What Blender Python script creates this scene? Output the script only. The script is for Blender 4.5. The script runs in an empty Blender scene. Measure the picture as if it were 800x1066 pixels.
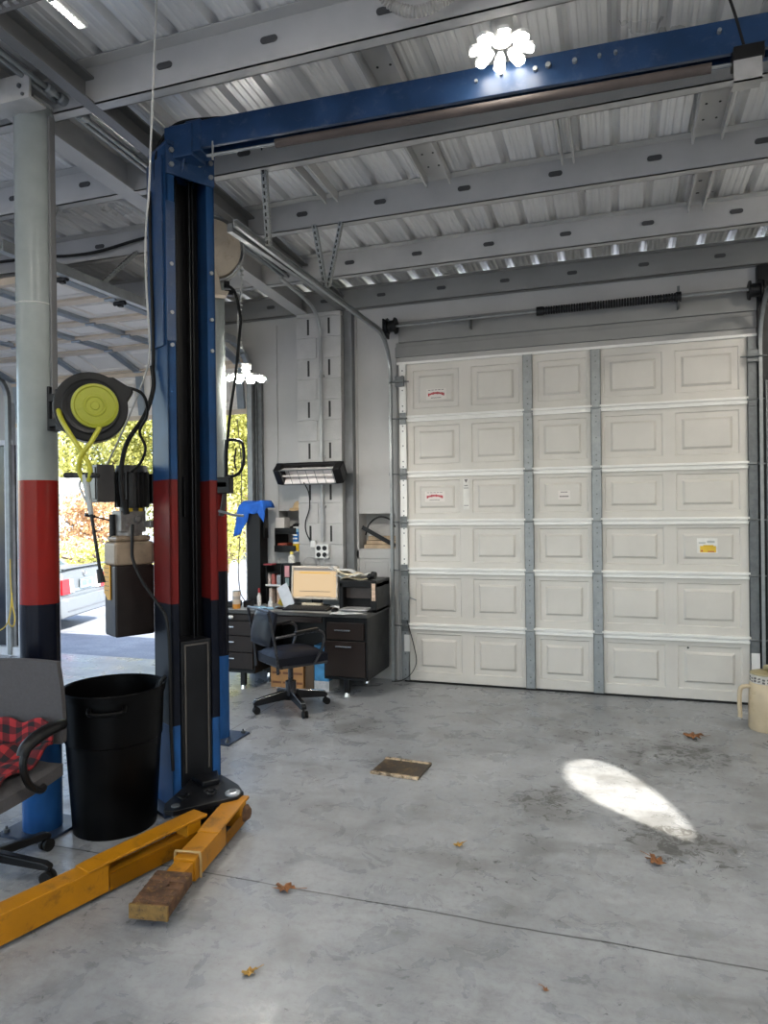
import bpy, bmesh, math, random
from mathutils import Vector, Matrix, Euler
random.seed(7)
C = bpy.context.scene.collection
PI = math.pi
ORIGIN = {}

# ------------------------------------------------------------------ materials
def nt_new(name):
    m = bpy.data.materials.new(name); m.use_nodes = True
    nt = m.node_tree
    for n in list(nt.nodes): nt.nodes.remove(n)
    out = nt.nodes.new('ShaderNodeOutputMaterial')
    b = nt.nodes.new('ShaderNodeBsdfPrincipled')
    nt.links.new(b.outputs[0], out.inputs[0])
    return m, nt, b

def N(nt, t, **kw):
    n = nt.nodes.new('ShaderNode' + t)
    for k, v in kw.items():
        if k.startswith('i_'):
            key = k[2:]
            key = int(key) if key.isdigit() else key.replace('_', ' ')
            n.inputs[key].default_value = v
        else:
            setattr(n, k, v)
    return n

def rgb(c): return (c[0], c[1], c[2], 1.0)

def mixc(nt, fac, a, b, blend='MIX'):
    n = N(nt, 'Mix', data_type='RGBA', blend_type=blend)
    L = nt.links.new
    for sock, v in ((n.inputs[0], fac), (n.inputs[6], a), (n.inputs[7], b)):
        if hasattr(v, 'links'): L(v, sock)
        elif isinstance(v, (int, float)): sock.default_value = v
        else: sock.default_value = rgb(v)
    return n.outputs[2]

def math_(nt, op, a, b=0.0, c=None, clamp=False):
    n = N(nt, 'Math', operation=op, use_clamp=clamp)
    for i, v in enumerate((a, b, c)):
        if v is None: continue
        if hasattr(v, 'links'): nt.links.new(v, n.inputs[i])
        else: n.inputs[i].default_value = v
    return n.outputs[0]

def smooth(nt, v, lo, hi):
    n = N(nt, 'MapRange', interpolation_type='SMOOTHSTEP')
    n.inputs[1].default_value = lo; n.inputs[2].default_value = hi
    nt.links.new(v, n.inputs[0])
    return n.outputs[0]

def noise(nt, vec, scale, detail=4, rough=.55, dist=0.0):
    n = N(nt, 'TexNoise'); n.inputs['Scale'].default_value = scale
    n.inputs['Detail'].default_value = detail; n.inputs['Roughness'].default_value = rough
    n.inputs['Distortion'].default_value = dist
    if vec is not None: nt.links.new(vec, n.inputs['Vector'])
    return n.outputs['Fac']

MATS = {}
def M(name, col, rough=.5, metal=0.0, var=.15, scale=6.0, bump=0.0, bscale=60.0, spec=.5, dirt=None, dirt_amt=0.0, coat=0.0, sheen=0.0):
    if name in MATS: return MATS[name]
    m, nt, b = nt_new(name)
    tc = N(nt, 'TexCoord'); vec = tc.outputs['Object']
    f = noise(nt, vec, scale, 5)
    f = smooth(nt, f, .3, .7)
    d = tuple(max(0, c * (1 - var)) for c in col); l = tuple(min(1, c * (1 + var)) for c in col)
    c = mixc(nt, f, d, l)
    if dirt is not None:
        g = noise(nt, vec, scale * 2.3, 8, .7, .4)
        g = math_(nt, 'MULTIPLY', smooth(nt, g, .52, .68), dirt_amt)
        c = mixc(nt, g, c, dirt)
    nt.links.new(c, b.inputs['Base Color'])
    r2 = math_(nt, 'MULTIPLY_ADD', f, .12, rough - .06)
    nt.links.new(r2, b.inputs['Roughness'])
    b.inputs['Metallic'].default_value = metal
    b.inputs['Specular IOR Level'].default_value = spec
    b.inputs['Coat Weight'].default_value = coat
    if bump > 0:
        bn = N(nt, 'Bump'); bn.inputs['Strength'].default_value = bump; bn.inputs['Distance'].default_value = .01
        h = noise(nt, vec, bscale, 3)
        nt.links.new(h, bn.inputs['Height']); nt.links.new(bn.outputs[0], b.inputs['Normal'])
    MATS[name] = m
    return m

def bands(name, stops, rough=.4, var=.1, dirt_amt=.0, zoff=0.0):
    """painted colour bands by height (object Z): stops = [(z_top, colour), ...] rising"""
    m, nt, b = nt_new(name)
    tc = N(nt, 'TexCoord'); sep = N(nt, 'SeparateXYZ')
    nt.links.new(tc.outputs['Object'], sep.inputs[0])
    z = sep.outputs[2]
    c = None
    for i, (zt, col) in enumerate(stops):
        if i == 0:
            v = N(nt, 'RGB'); v.outputs[0].default_value = rgb(col); c = v.outputs[0]
        else:
            g = math_(nt, 'GREATER_THAN', z, stops[i - 1][0] - zoff)
            c = mixc(nt, g, c, col)
    f = smooth(nt, noise(nt, tc.outputs['Object'], 7, 5), .3, .7)
    c = mixc(nt, math_(nt, 'MULTIPLY', f, var), c, (0.02, .02, .02))
    if dirt_amt:
        g = smooth(nt, noise(nt, tc.outputs['Object'], 30, 6, .7), .66, .74)
        c = mixc(nt, math_(nt, 'MULTIPLY', g, dirt_amt), c, (.25, .25, .25))
    nt.links.new(c, b.inputs['Base Color'])
    b.inputs['Roughness'].default_value = rough; b.inputs['Specular IOR Level'].default_value = .14
    return m

def emis(name, col, strength):
    m, nt, b = nt_new(name)
    b.inputs['Base Color'].default_value = rgb((.08, .08, .08))
    b.inputs['Emission Color'].default_value = rgb(col)
    b.inputs['Emission Strength'].default_value = strength
    return m

# ------------------------------------------------------------------ mesh builder
class MB:
    def __init__(s, m=None):
        s.bm = bmesh.new(); s.m = m or Matrix.Identity(4)
    def v(s, p): return s.bm.verts.new(s.m @ Vector(p))
    def f(s, vs):
        try: return s.bm.faces.new(vs)
        except ValueError: return None
    def box(s, x0, x1, y0, y1, z0, z1, t=None):
        t = t or Matrix.Identity(4)
        ps = [(x0, y0, z0), (x1, y0, z0), (x1, y1, z0), (x0, y1, z0), (x0, y0, z1), (x1, y0, z1), (x1, y1, z1), (x0, y1, z1)]
        q = [s.v(t @ Vector(p)) for p in ps]
        for i in ((0, 3, 2, 1), (4, 5, 6, 7), (0, 1, 5, 4), (1, 2, 6, 5), (2, 3, 7, 6), (3, 0, 4, 7)): s.f([q[k] for k in i])
        return s
    def bar(s, a, b, w, h, up=(0, 0, 1)):
        a = Vector(a); b = Vector(b); d = (b - a); L = d.length; d.normalize()
        up = Vector(up)
        if abs(d.dot(up)) > .98: up = Vector((1, 0, 0))
        x = d.cross(up).normalized(); z = x.cross(d)
        t = Matrix(((x.x, d.x, z.x, a.x), (x.y, d.y, z.y, a.y), (x.z, d.z, z.z, a.z), (0, 0, 0, 1)))
        return s.box(-w / 2, w / 2, 0, L, -h / 2, h / 2, t)
    def ring(s, c, x, y, r, n):
        return [s.v(c + x * (r * math.cos(2 * PI * k / n)) + y * (r * math.sin(2 * PI * k / n))) for k in range(n)]
    def bridge(s, A, B):
        n = len(A)
        for k in range(n): s.f([A[k], A[(k + 1) % n], B[(k + 1) % n], B[k]])
    def cyl(s, a, b, r0, r1=None, n=16, cap=True):
        r1 = r0 if r1 is None else r1
        a = Vector(a); b = Vector(b); d = (b - a).normalized()
        up = Vector((0, 0, 1)) if abs(d.z) < .95 else Vector((1, 0, 0))
        x = d.cross(up).normalized(); y = d.cross(x)
        A = s.ring(a, x, y, r0, n); B = s.ring(b, x, y, r1, n)
        s.bridge(A, B)
        if cap: s.f(A[::-1]); s.f(B)
        return s
    def tube(s, pts, r, n=8, sub=6, cap=True):
        P = [Vector(p) for p in pts]
        if sub > 1 and len(P) > 2:
            Q = []
            for i in range(len(P) - 1):
                p0 = P[max(i - 1, 0)]; p1 = P[i]; p2 = P[i + 1]; p3 = P[min(i + 2, len(P) - 1)]
                for k in range(sub):
                    t = k / sub
                    Q.append(.5 * ((2 * p1) + (p2 - p0) * t + (2 * p0 - 5 * p1 + 4 * p2 - p3) * t * t + (3 * p1 - p0 - 3 * p2 + p3) * t ** 3))
            Q.append(P[-1]); P = Q
        prev = None; x = None
        for i, p in enumerate(P):
            d = (P[min(i + 1, len(P) - 1)] - P[max(i - 1, 0)])
            if d.length < 1e-9: continue
            d.normalize()
            if x is None:
                up = Vector((0, 0, 1)) if abs(d.z) < .9 else Vector((1, 0, 0))
                x = d.cross(up).normalized()
            else:
                x = (x - d * x.dot(d)).normalized()
            y = d.cross(x)
            rr = r(i / (len(P) - 1)) if callable(r) else r
            R = s.ring(p, x, y, rr, n)
            if prev: s.bridge(prev, R)
            elif cap: s.f(R[::-1])
            prev = R
        if cap: s.f(prev)
        return s
    def lathe(s, prof, c=(0, 0, 0), axis=(0, 0, 1), n=32, closed=False):
        c = Vector(c); d = Vector(axis).normalized()
        up = Vector((0, 0, 1)) if abs(d.z) < .95 else Vector((1, 0, 0))
        x = d.cross(up).normalized(); y = d.cross(x)
        prev = None; first = None
        for (r, h) in prof:
            if r < 1e-6: R = [s.v(c + d * h)]
            else: R = s.ring(c + d * h, x, y, r, n)
            if prev is not None: s.link(prev, R)
            else: first = R
            prev = R
        if closed: s.link(prev, first)
        return s
    def link(s, A, B):
        if len(A) == 1 and len(B) == 1: return
        if len(A) == 1:
            for k in range(len(B)): s.f([A[0], B[(k + 1) % len(B)], B[k]])
        elif len(B) == 1:
            for k in range(len(A)): s.f([A[k], A[(k + 1) % len(A)], B[0]])
        else: s.bridge(A, B)
    def prism(s, poly, h0, h1, t=None):
        """poly in local XY, extruded along local Z"""
        t = t or Matrix.Identity(4)
        A = [s.v(t @ Vector((p[0], p[1], h0))) for p in poly]; B = [s.v(t @ Vector((p[0], p[1], h1))) for p in poly]
        s.bridge(A, B); s.f(A[::-1]); s.f(B)
        return s
    def ball(s, c, r, n=16, sx=1, sy=1, sz=1):
        c = Vector(c); prev = None; m = n // 2
        for i in range(m + 1):
            th = PI * i / m; z = math.cos(th); q = math.sin(th)
            if i in (0, m): R = [s.v(c + Vector((0, 0, z * r * sz)))]
            else: R = [s.v(c + Vector((q * math.cos(2 * PI * k / n) * r * sx, q * math.sin(2 * PI * k / n) * r * sy, z * r * sz))) for k in range(n)]
            if prev: s.link(prev, R)
            prev = R
        return s
    def build(s, name, mat, parent=None, bev=0.0, angle=35, solid=0.0, segs=2):
        bm = s.bm
        bmesh.ops.recalc_face_normals(bm, faces=bm.faces[:])
        if parent is not None:
            o0 = ORIGIN[parent.name]
            bmesh.ops.translate(bm, verts=bm.verts[:], vec=-o0)
        lim = math.radians(angle)
        for f in bm.faces: f.smooth = True
        for e in bm.edges:
            if len(e.link_faces) == 2: e.smooth = e.calc_face_angle(0) < lim
        me = bpy.data.meshes.new(name); bm.to_mesh(me); bm.free()
        me.materials.append(mat)
        o = bpy.data.objects.new(name, me); C.objects.link(o)
        if parent is not None: o.parent = parent
        ORIGIN[o.name] = ORIGIN[parent.name] if parent is not None else Vector((0, 0, 0))
        if solid:
            md = o.modifiers.new('sol', 'SOLIDIFY'); md.thickness = solid; md.offset = 0
        if bev:
            md = o.modifiers.new('bev', 'BEVEL'); md.width = bev; md.segments = segs; md.limit_method = 'ANGLE'; md.angle_limit = math.radians(40); md.harden_normals = True
        return o

def tag(o, label, cat, group=None, kind=None):
    if label: o['label'] = label
    if cat: o['category'] = cat
    if group: o['group'] = group
    if kind: o['kind'] = kind
    return o
def thing(name, loc, label, cat, group=None, kind=None):
    o = bpy.data.objects.new(name, None); C.objects.link(o); o.location = loc
    o.empty_display_size = .1
    ORIGIN[o.name] = Vector(loc)
    return tag(o, label, cat, group, kind)
def dup(root, loc=None, rotz=None, label=None):
    r = root.copy(); C.objects.link(r)
    if loc is not None: r.location = loc
    if rotz is not None: r.rotation_euler = (0, 0, rotz)
    if label: r['label'] = label
    for ch in list(root.children):
        c = ch.copy(); C.objects.link(c); c.parent = r
        for g in list(ch.children):
            d = g.copy(); C.objects.link(d); d.parent = c
    return r
def part(p, label): p['label'] = label; return p
def rotm(c, rz): return Matrix.Translation(Vector(c)) @ Matrix.Rotation(rz, 4, 'Z')

# palette
GREYWALL = (.44, .435, .425)
m_wall = M('wall paint grey', GREYWALL, .55, var=.06, scale=2.0, bump=.05, bscale=25)
m_wall_dark = M('header paint grey', (.24, .24, .235), .5, var=.08, scale=2.0)
m_block = M('block paint grey', (.45, .445, .435), .6, var=.08, scale=5, bump=.25, bscale=70)
m_steelgrey = M('grey painted steel', (.44, .435, .425), .42, var=.07, scale=3)
m_raft = M('dark grey painted steel', (.14, .14, .14), .4, var=.08, scale=3)
m_galv = M('galvanised steel', (.27, .285, .29), .42, .4, var=.12, scale=14)
m_galv_dull = M('dull galvanised steel', (.14, .15, .155), .45, .45, var=.18, scale=20)
m_chrome = M('chrome', (.75, .75, .75), .18, 1.0, var=.05)
m_black = M('black plastic', (.006, .006, .0065), .40, var=.3, spec=.3)
m_rubber = M('black rubber', (.008, .008, .008), .6, var=.2, spec=.25)
m_blacksteel = M('black painted steel', (.005, .0055, .007), .42, var=.3, spec=.3)
m_white = M('white plastic', (.72, .72, .70), .4, var=.05)
m_dkhole = M('dark slot', (.02, .02, .02), .7)
BLUE = (.010, .042, .16); RED = (.20, .012, .009); NAVY = (.004, .005, .011); LBLUE = (.018, .085, .25)

# ------------------------------------------------------------------ the setting
# floor -------------------------------------------------------------
def floor_mat():
    m, nt, b = nt_new('grey painted concrete'); L = nt.links.new
    tc = N(nt, 'TexCoord'); v = tc.outputs['Object']
    sep = N(nt, 'SeparateXYZ'); L(v, sep.inputs[0])
    x, y = sep.outputs[0], sep.outputs[1]
    big = smooth(nt, noise(nt, v, .9, 6, .6, .3), .32, .68)
    c = mixc(nt, big, (.23, .243, .258), (.335, .35, .368))
    mid = smooth(nt, noise(nt, v, 5.0, 8, .65, .6), .42, .62)
    c = mixc(nt, math_(nt, 'MULTIPLY', mid, .35), c, (.40, .41, .415))
    # faint smears, trowel marks and scratches
    mp = N(nt, 'Mapping'); mp.inputs['Scale'].default_value = (1.2, 5.0, 1); mp.inputs['Rotation'].default_value = (0, 0, .45)
    L(v, mp.inputs[0])
    sm = smooth(nt, noise(nt, mp.outputs[0], 1.1, 10, .74, .5), .46, .72)
    c = mixc(nt, math_(nt, 'MULTIPLY', sm, .55), c, (.14, .14, .135))
    mot = smooth(nt, noise(nt, v, 24, 8, .72, .3), .44, .66)
    c = mixc(nt, math_(nt, 'MULTIPLY', mot, .38), c, (.15, .15, .145))
    mp2 = N(nt, 'Mapping'); mp2.inputs['Scale'].default_value = (2.0, 26.0, 1); mp2.inputs['Rotation'].default_value = (0, 0, -.85)
    L(v, mp2.inputs[0])
    scr = smooth(nt, noise(nt, mp2.outputs[0], 1.6, 6, .6, .25), .66, .74)
    scr = math_(nt, 'MULTIPLY', scr, smooth(nt, noise(nt, v, 1.1, 2), .46, .62))
    c = mixc(nt, math_(nt, 'MULTIPLY', scr, .45), c, (.13, .13, .125))
    fine = smooth(nt, noise(nt, v, 70, 4, .6), .62, .73)
    c = mixc(nt, math_(nt, 'MULTIPLY', fine, .40), c, (.14, .14, .14))
    chips = smooth(nt, noise(nt, v, 9, 9, .8, 1.2), .70, .735)
    c = mixc(nt, math_(nt, 'MULTIPLY', chips, .6), c, (.08, .08, .08))
    sh_ = smooth(nt, noise(nt, v, 14, 5, .6), .62, .76)
    c = mixc(nt, math_(nt, 'MULTIPLY', sh_, .25), c, (.56, .57, .58))
    # worn, oily scuffs in a few spots
    tot = None
    for (px, py, r, a) in ((.28, 3.75, .5, 1.0), (-.42, 4.05, .45, .8), (.4, 5.1, .7, .9), (-.2, 5.3, .9, .5), (-1.2, 4.7, .8, .35), (.15, 4.75, .5, .6), (-.5, 3.3, .7, .35), (.9, 4.6, .5, .5), (-2.0, 5.0, .7, .6), (-.9, 5.9, .8, .4)):
        dx = math_(nt, 'SUBTRACT', x, px); dy = math_(nt, 'SUBTRACT', y, py)
        d = math_(nt, 'SQRT', math_(nt, 'ADD', math_(nt, 'MULTIPLY', dx, dx), math_(nt, 'MULTIPLY', dy, dy)))
        g = math_(nt, 'MULTIPLY', math_(nt, 'SUBTRACT', 1.0, smooth(nt, d, 0.0, r)), a)
        tot = g if tot is None else math_(nt, 'MAXIMUM', tot, g)
    sc = noise(nt, v, 13, 9, .72, .9)
    sc2 = math_(nt, 'MULTIPLY_ADD', tot, .17, sc)
    scm = smooth(nt, sc2, .625, .70)
    c = mixc(nt, math_(nt, 'MULTIPLY', scm, .9), c, (.035, .035, .033))
    sg = math_(nt, 'MULTIPLY', smooth(nt, math_(nt, 'MULTIPLY_ADD', tot, .28, noise(nt, v, 3.5, 5)), .52, .8), .62)
    c = mixc(nt, sg, c, (.12, .12, .115))
    # sawn control joints
    wob = math_(nt, 'MULTIPLY', math_(nt, 'SUBTRACT', noise(nt, v, 1.5, 3), .5), .05)
    j1 = math_(nt, 'ABSOLUTE', math_(nt, 'ADD', math_(nt, 'SUBTRACT', y, 2.79), wob))
    j2 = math_(nt, 'ABSOLUTE', math_(nt, 'ADD', math_(nt, 'SUBTRACT', x, -2.82), wob))
    j = math_(nt, 'MINIMUM', j1, j2)
    jm = math_(nt, 'SUBTRACT', 1.0, smooth(nt, j, .002, .007))
    c = mixc(nt, math_(nt, 'MULTIPLY', jm, .85), c, (.03, .03, .03))
    L(c, b.inputs['Base Color'])
    r = math_(nt, 'MULTIPLY_ADD', mid, .16, .27)
    r = math_(nt, 'MULTIPLY_ADD', scm, .2, r)
    L(r, b.inputs['Roughness'])
    bn = N(nt, 'Bump'); bn.inputs['Strength'].default_value = .12; bn.inputs['Distance'].default_value = .01
    h = math_(nt, 'SUBTRACT', noise(nt, v, 18, 6, .6), math_(nt, 'MULTIPLY', jm, 2.0))
    L(h, bn.inputs['Height']); L(bn.outputs[0], b.inputs['Normal'])
    return m
RX, LX, BY, FY = 2.6, -8.6, -5.0, 6.56      # right, left, back and front wall faces
b = MB(); b.box(LX - .2, RX + .2, BY - .2, 6.72, -.2, 0); tag(b.build('floor', floor_mat()), 'grey painted concrete workshop floor with worn scuffs', 'floor', kind='structure')
def asphalt():
    m, nt, b = nt_new('concrete apron and asphalt'); L = nt.links.new
    v = N(nt, 'TexCoord').outputs['Object']
    c = mixc(nt, smooth(nt, noise(nt, v, 2, 6), .3, .7), (.20, .215, .25), (.32, .34, .38))
    c = mixc(nt, smooth(nt, noise(nt, v, 45, 4, .7), .4, .7), c, (.15, .165, .20))
    L(c, b.inputs['Base Color']); b.inputs['Roughness'].default_value = .8
    return m
b = MB(); YZ = Matrix(((0, 0, 1, 0), (1, 0, 0, 0), (0, 1, 0, 0), (0, 0, 0, 1)))
b.prism([(6.72, -.4), (60, -.4), (60, -.15), (9.0, -.15), (6.72, -.012)], -60, 40, YZ); b.box(-60, 40, -40, BY - .2, -.3, -.015); b.box(-60, LX - .2, BY - .2, 6.72, -.3, -.015)
tag(b.build('ground_outside', asphalt()), 'pale sunlit driveway outside the open bay', 'ground', kind='structure')

# ceiling: ribbed steel deck -------------------------------------------
SL = .035
def zp(y): return 3.66 + SL * (6.5 - y)        # underside of the purlins
def zd(y): return zp(y) + .20                   # underside of the deck pans
def deck():
    b = MB()
    pitch = .2244; x0 = -1.779 - pitch * 34; prof = []
    n = int((RX + .3 - x0) / pitch) + 1
    for k in range(n):
        x = x0 + k * pitch
        prof += [(x - .032, 0), (x - .013, .040), (x + .013, .040), (x + .032, 0)]
        for q in (.30, .5, .70):
            xx = x + pitch * q
            prof += [(xx - .012, 0), (xx - .005, .004), (xx + .005, .004), (xx + .012, 0)]
    prof = [(x, z) for x, z in prof if LX - .3 <= x <= RX + .3]
    rows = []
    for y in (BY - .3, -1.0, 2.0, 5.0, 6.575):
        rows.append([b.v((x, y, zd(y) + z)) for x, z in prof])
    for A, B in zip(rows, rows[1:]):
        for k in range(len(A) - 1): b.f([A[k], A[k + 1], B[k + 1], B[k]])
    return b
m_deck = M('galvalume deck', (.74, .74, .74), .33, .3, var=.10, scale=1.5)
o = deck().build('ceiling', m_deck, solid=.002, angle=12); tag(o, 'ribbed metal roof deck seen from below', 'ceiling', kind='structure')

# purlins (running along X) ---------------------------------------------
def slot_poly(w, h, n=6):
    r = h / 2; P = []
    for k in range(n + 1):
        a = -PI / 2 + PI * k / n; P.append((w / 2 - r + r * math.cos(a), r * math.sin(a)))
    for k in range(n + 1):
        a = PI / 2 + PI * k / n; P.append((-w / 2 + r + r * math.cos(a), r * math.sin(a)))
    return P
m_slot = M('slot shadowless dark grey', (.06, .06, .06), .6)
def purlin(y, h, label, mat, xs, x0=LX, x1=RX, lip=True, drop=0.0):
    z = zp(y) - drop; b = MB()
    b.box(x0, x1, y, y + .006, z, z + h - .002)                 # web
    b.box(x0, x1, y, y + .068, z, z + .006)                     # lower flange, away from the camera
    b.box(x0, x1, y - .068, y, z + h - .008, z + h - .002)      # upper flange
    b.box(x0, x1, y + .062, y + .068, z, z + .02)
    o = b.build('ceiling_beam', mat); tag(o, label, 'roof beam', 'roof purlins', kind='structure')
    s = MB()
    for x in xs:
        t = Matrix.Translation((x, y - .0035, z + h * .53)) @ Matrix.Rotation(PI / 2, 4, 'X')
        s.prism(slot_poly(.088, .032), -.004, .003, t)
    if xs: s.build('punched_slot', m_slot, o)
    return o
sx = [-1.55 + .6 * k for k in range(-9, 7)]
purlin(2.966, .2, 'steel roof purlin nearest the camera, in front of the blue lift beam', m_steelgrey, [-2.11, -1.53, -.95, -.35, .25])
purlin(3.8, .2, 'steel roof purlin directly behind the blue lift beam', m_steelgrey, [-2.14 - .6 * k for k in range(0, 9)] + [-1.0, .25])
purlin(4.655, .2, 'steel roof purlin midway between lift beam and garage door', m_steelgrey, sx)
purlin(5.61, .2, 'steel roof purlin with five slots, second from the front wall', m_steelgrey, sx)
purlin(6.46, .199, 'dark eave purlin at the top of the front wall', m_wall_dark, sx)
purlin(1.9, .2, 'steel roof purlin above the camera', m_steelgrey, [])
purlin(.8, .2, 'steel roof purlin behind the camera', m_steelgrey, [])

# short channels bridging purlin to purlin
def bridging(xa, xb, ya, yb, label, web=True):
    b = MB()
    for x in (xa, xb):
        b.bar((x, ya, zp(ya) + .148), (x, yb, zp(yb) + .148), .012, .07)
    if web: b.bar(((xa + xb) / 2, ya, zp(ya) + .186), ((xa + xb) / 2, yb, zp(yb) + .186), xb - xa, .006)
    o = b.build('ceiling_bridging', m_steelgrey); tag(o, label, 'roof bridging', 'roof bridging channels', kind='structure')
    if web:
        s = MB()
        for k in range(4):
            t = (k + .6) / 4.4; y = ya + (yb - ya) * t
            for x in (xa + .045, xb - .045): s.cyl((x, y, zp(y) + .180), (x, y, zp(y) + .186), .007, n=8)
        s.build('bolt_hole', m_dkhole, o)
bridging(-1.19, -1.03, 2.976, 3.73, 'steel bridging channel in front of the lift beam')
bridging(-1.19, -1.03, 3.88, 4.58, 'steel bridging channel behind the lift beam, left of centre')
bridging(.46, .62, 3.88, 4.58, 'perforated steel bridging channel near the right picture edge')
bridging(-.30, -.23, 3.88, 4.58, 'pair of thin steel straps between two purlins', web=False)
bridging(-1.93, -1.84, 3.88, 4.58, 'narrow bridging straps beside the left hanger strap', web=False)
bridging(.52, .62, 4.74, 5.54, 'steel bridging channel between the third and fourth purlin')

# rafters (running along Y)
def rafter(x, w, h, label, mat, flange):
    b = MB(); ya, yb = -4.5, 6.5
    b.bar((x, ya, zp(ya) + h / 2), (x, yb, zp(yb) + h / 2), .02 if flange else .012, h)
    for dz, ww in ((.006, w), (h - .006, w)):
        b.bar((x if flange else x + w / 2, ya, zp(ya) + dz), (x if flange else x + w / 2, yb, zp(yb) + dz), ww, .012)
    o = b.build('ceiling_beam', mat); tag(o, label, 'roof rafter', 'roof rafters', kind='structure')
rafter(-2.60, .06, .14, 'dark grey rafter channel running from above the camera to the block pier', m_raft, False)
rafter(-3.01, .13, .20, 'grey rafter beam left of the dark rafter, beside the steel pipe tops', m_steelgrey, True)

# front wall ------------------------------------------------------------------
W2 = FY + .22
NL = (-3.335, -3.065, 1.25, 1.675); NR = (-2.445, -2.06, 1.285, 1.635)     # recesses in the pier
b = MB(); T = 3.80
b.box(LX - .2, -6.79, FY, W2, 0, T)
b.box(-6.79, -3.62, FY, W2, 3.05, T)
for (x0, x1, n) in ((-3.62, -3.05, NL), (-3.05, -2.5, None), (-2.5, -1.96, NR)):
    if n is None: b.box(x0, x1, FY, W2, 0, T); continue
    b.box(x0, x1, FY, W2, 0, n[2]); b.box(x0, x1, FY, W2, n[3], T)
    b.box(x0, n[0], FY, W2, n[2], n[3]); b.box(n[1], x1, FY, W2, n[2], n[3])
    b.box(n[0], n[1], W2 - .02, W2, n[2], n[3])
b.box(-1.96, 1.11, FY, W2, 3.06, T)
b.box(1.11, RX + .2, FY, W2, 0, T)
tag(b.build('wall_front', m_wall), 'grey painted front wall with two garage openings', 'wall', kind='structure')
# header boards above the closed door
b = MB()
b.box(-2.04, 1.2, FY - .03, FY, 3.16, 3.26); b.box(-2.0, 1.2, FY - .045, FY, 3.30, 3.50); b.box(-2.04, 1.2, FY - .018, FY, 3.26, 3.30)
tag(b.build('trim_1', m_wall_dark, bev=.004), 'dark grey header boards above the closed garage door', 'wall trim', kind='structure')
# rails and stiles of the panelled pier
b = MB()
b.box(-2.47, -2.06, FY - .012, FY, 1.19, 1.275); b.box(-2.47, -2.445, FY - .012, FY, .1, 3.6); b.box(-2.06, -2.03, FY - .02, FY, .0, 3.3)
b.box(-3.335, -3.06, FY - .012, FY, 1.19, 1.24); b.box(-3.345, -3.335, FY - .012, FY, .1, 3.6)
b.box(-2.40, -2.385, FY - .006, FY, .9, 1.16); b.box(-2.16, -2.145, FY - .006, FY, .9, 1.16); b.box(-2.40, -2.145, FY - .006, FY, 1.15, 1.165)
tag(b.build('trim_2', m_wall, bev=.002), 'grey rails framing the wall recesses', 'wall trim', kind='structure')
b = MB(); b.box(-3.62, -3.50, FY - .05, FY, 0, 3.1); b.box(-3.64, -3.60, FY - .11, FY - .05, 0, 3.0); b.box(-3.56, -3.545, FY - .075, FY - .05, 0, 3.1)
tag(b.build('trim_3', m_galv_dull, bev=.003), 'grey steel jamb on the right of the open garage bay', 'door jamb', kind='structure')
b = MB(); b.box(-6.755, -6.665, FY - .07, FY + .2, 0, 3.05); b.box(-6.86, -6.82, FY - .12, FY - .0, 0, 3.0)
tag(b.build('trim_4', M('white jamb paint', (.62, .64, .68), .5)), 'pale jamb on the left of the open garage bay', 'door jamb', kind='structure')
b = MB(); b.box(-7.7, -6.7, FY - .10, FY, 0.0, .1); b.box(-6.93, -6.895, FY - .08, FY, .1, 2.5); b.box(-7.7, -6.8, FY - .08, FY, 2.5, 2.56)
tag(b.build('trim_5', MATS['white jamb paint']), 'pale sill and post at the far left of the front wall', 'wall trim', kind='structure')
b = MB(); b.box(-7.7, -6.765, FY - .03, FY - .002, .1, 2.5); tag(b.build('window_1', M('dark glazing', (.02, .022, .028), .15, var=.05)), 'dark glazed panel at the far left of the front wall', 'window', kind='structure')
b = MB(); b.box(-2.57, -2.47, FY - .05, FY, 0, 3.66); b.box(-2.5, -2.47, FY - .09, FY - .05, 0, 3.66)
tag(b.build('trim_6', M('jamb grey', (.16, .165, .17), .45)), 'grey steel post right of the block pier', 'steel post', kind='structure')
b = MB(); b.box(1.13, 1.42, 6.475, FY, 0, 3.66)
tag(b.build('trim_7', m_blacksteel, bev=.004), 'black steel post right of the closed garage door', 'steel post', kind='structure')

# block pier (grooved courses, slots in every other course)
def pier():
    b = MB(); s = MB(); x0, x1, yf = -3.055, -2.575, FY - .12
    h = .2075; k = 1; z = -.12
    while z < 3.66:
        z1 = min(z + h, 3.66)
        slotc = (k % 2 == 0)
        if slotc:
            b.box(x0, x1, yf, FY, max(z, 0) + .004, z1 - .004)
            for q in (.27, .74):
                x = x0 + (x1 - x0) * q
                s.box(x - .011, x + .011, yf - .0015, yf + .02, z + .03, z1 - .02)
        else:
            xm = (x0 + x1) / 2 - .02
            b.box(x0, xm - .004, yf, FY, max(z, 0) + .004, z1 - .004); b.box(xm + .004, x1, yf, FY, max(z, 0) + .004, z1 - .004)
        z += h; k += 1
    b.box(x0 + .006, x1 - .006, yf + .010, FY, 0, 3.66)
    o = b.build('wall_pier', m_block, bev=.003); tag(o, 'grey painted concrete block pier between the two garage doors', 'wall pier', kind='structure')
    s.build('block_slot', m_dkhole, o)
pier()

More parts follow.
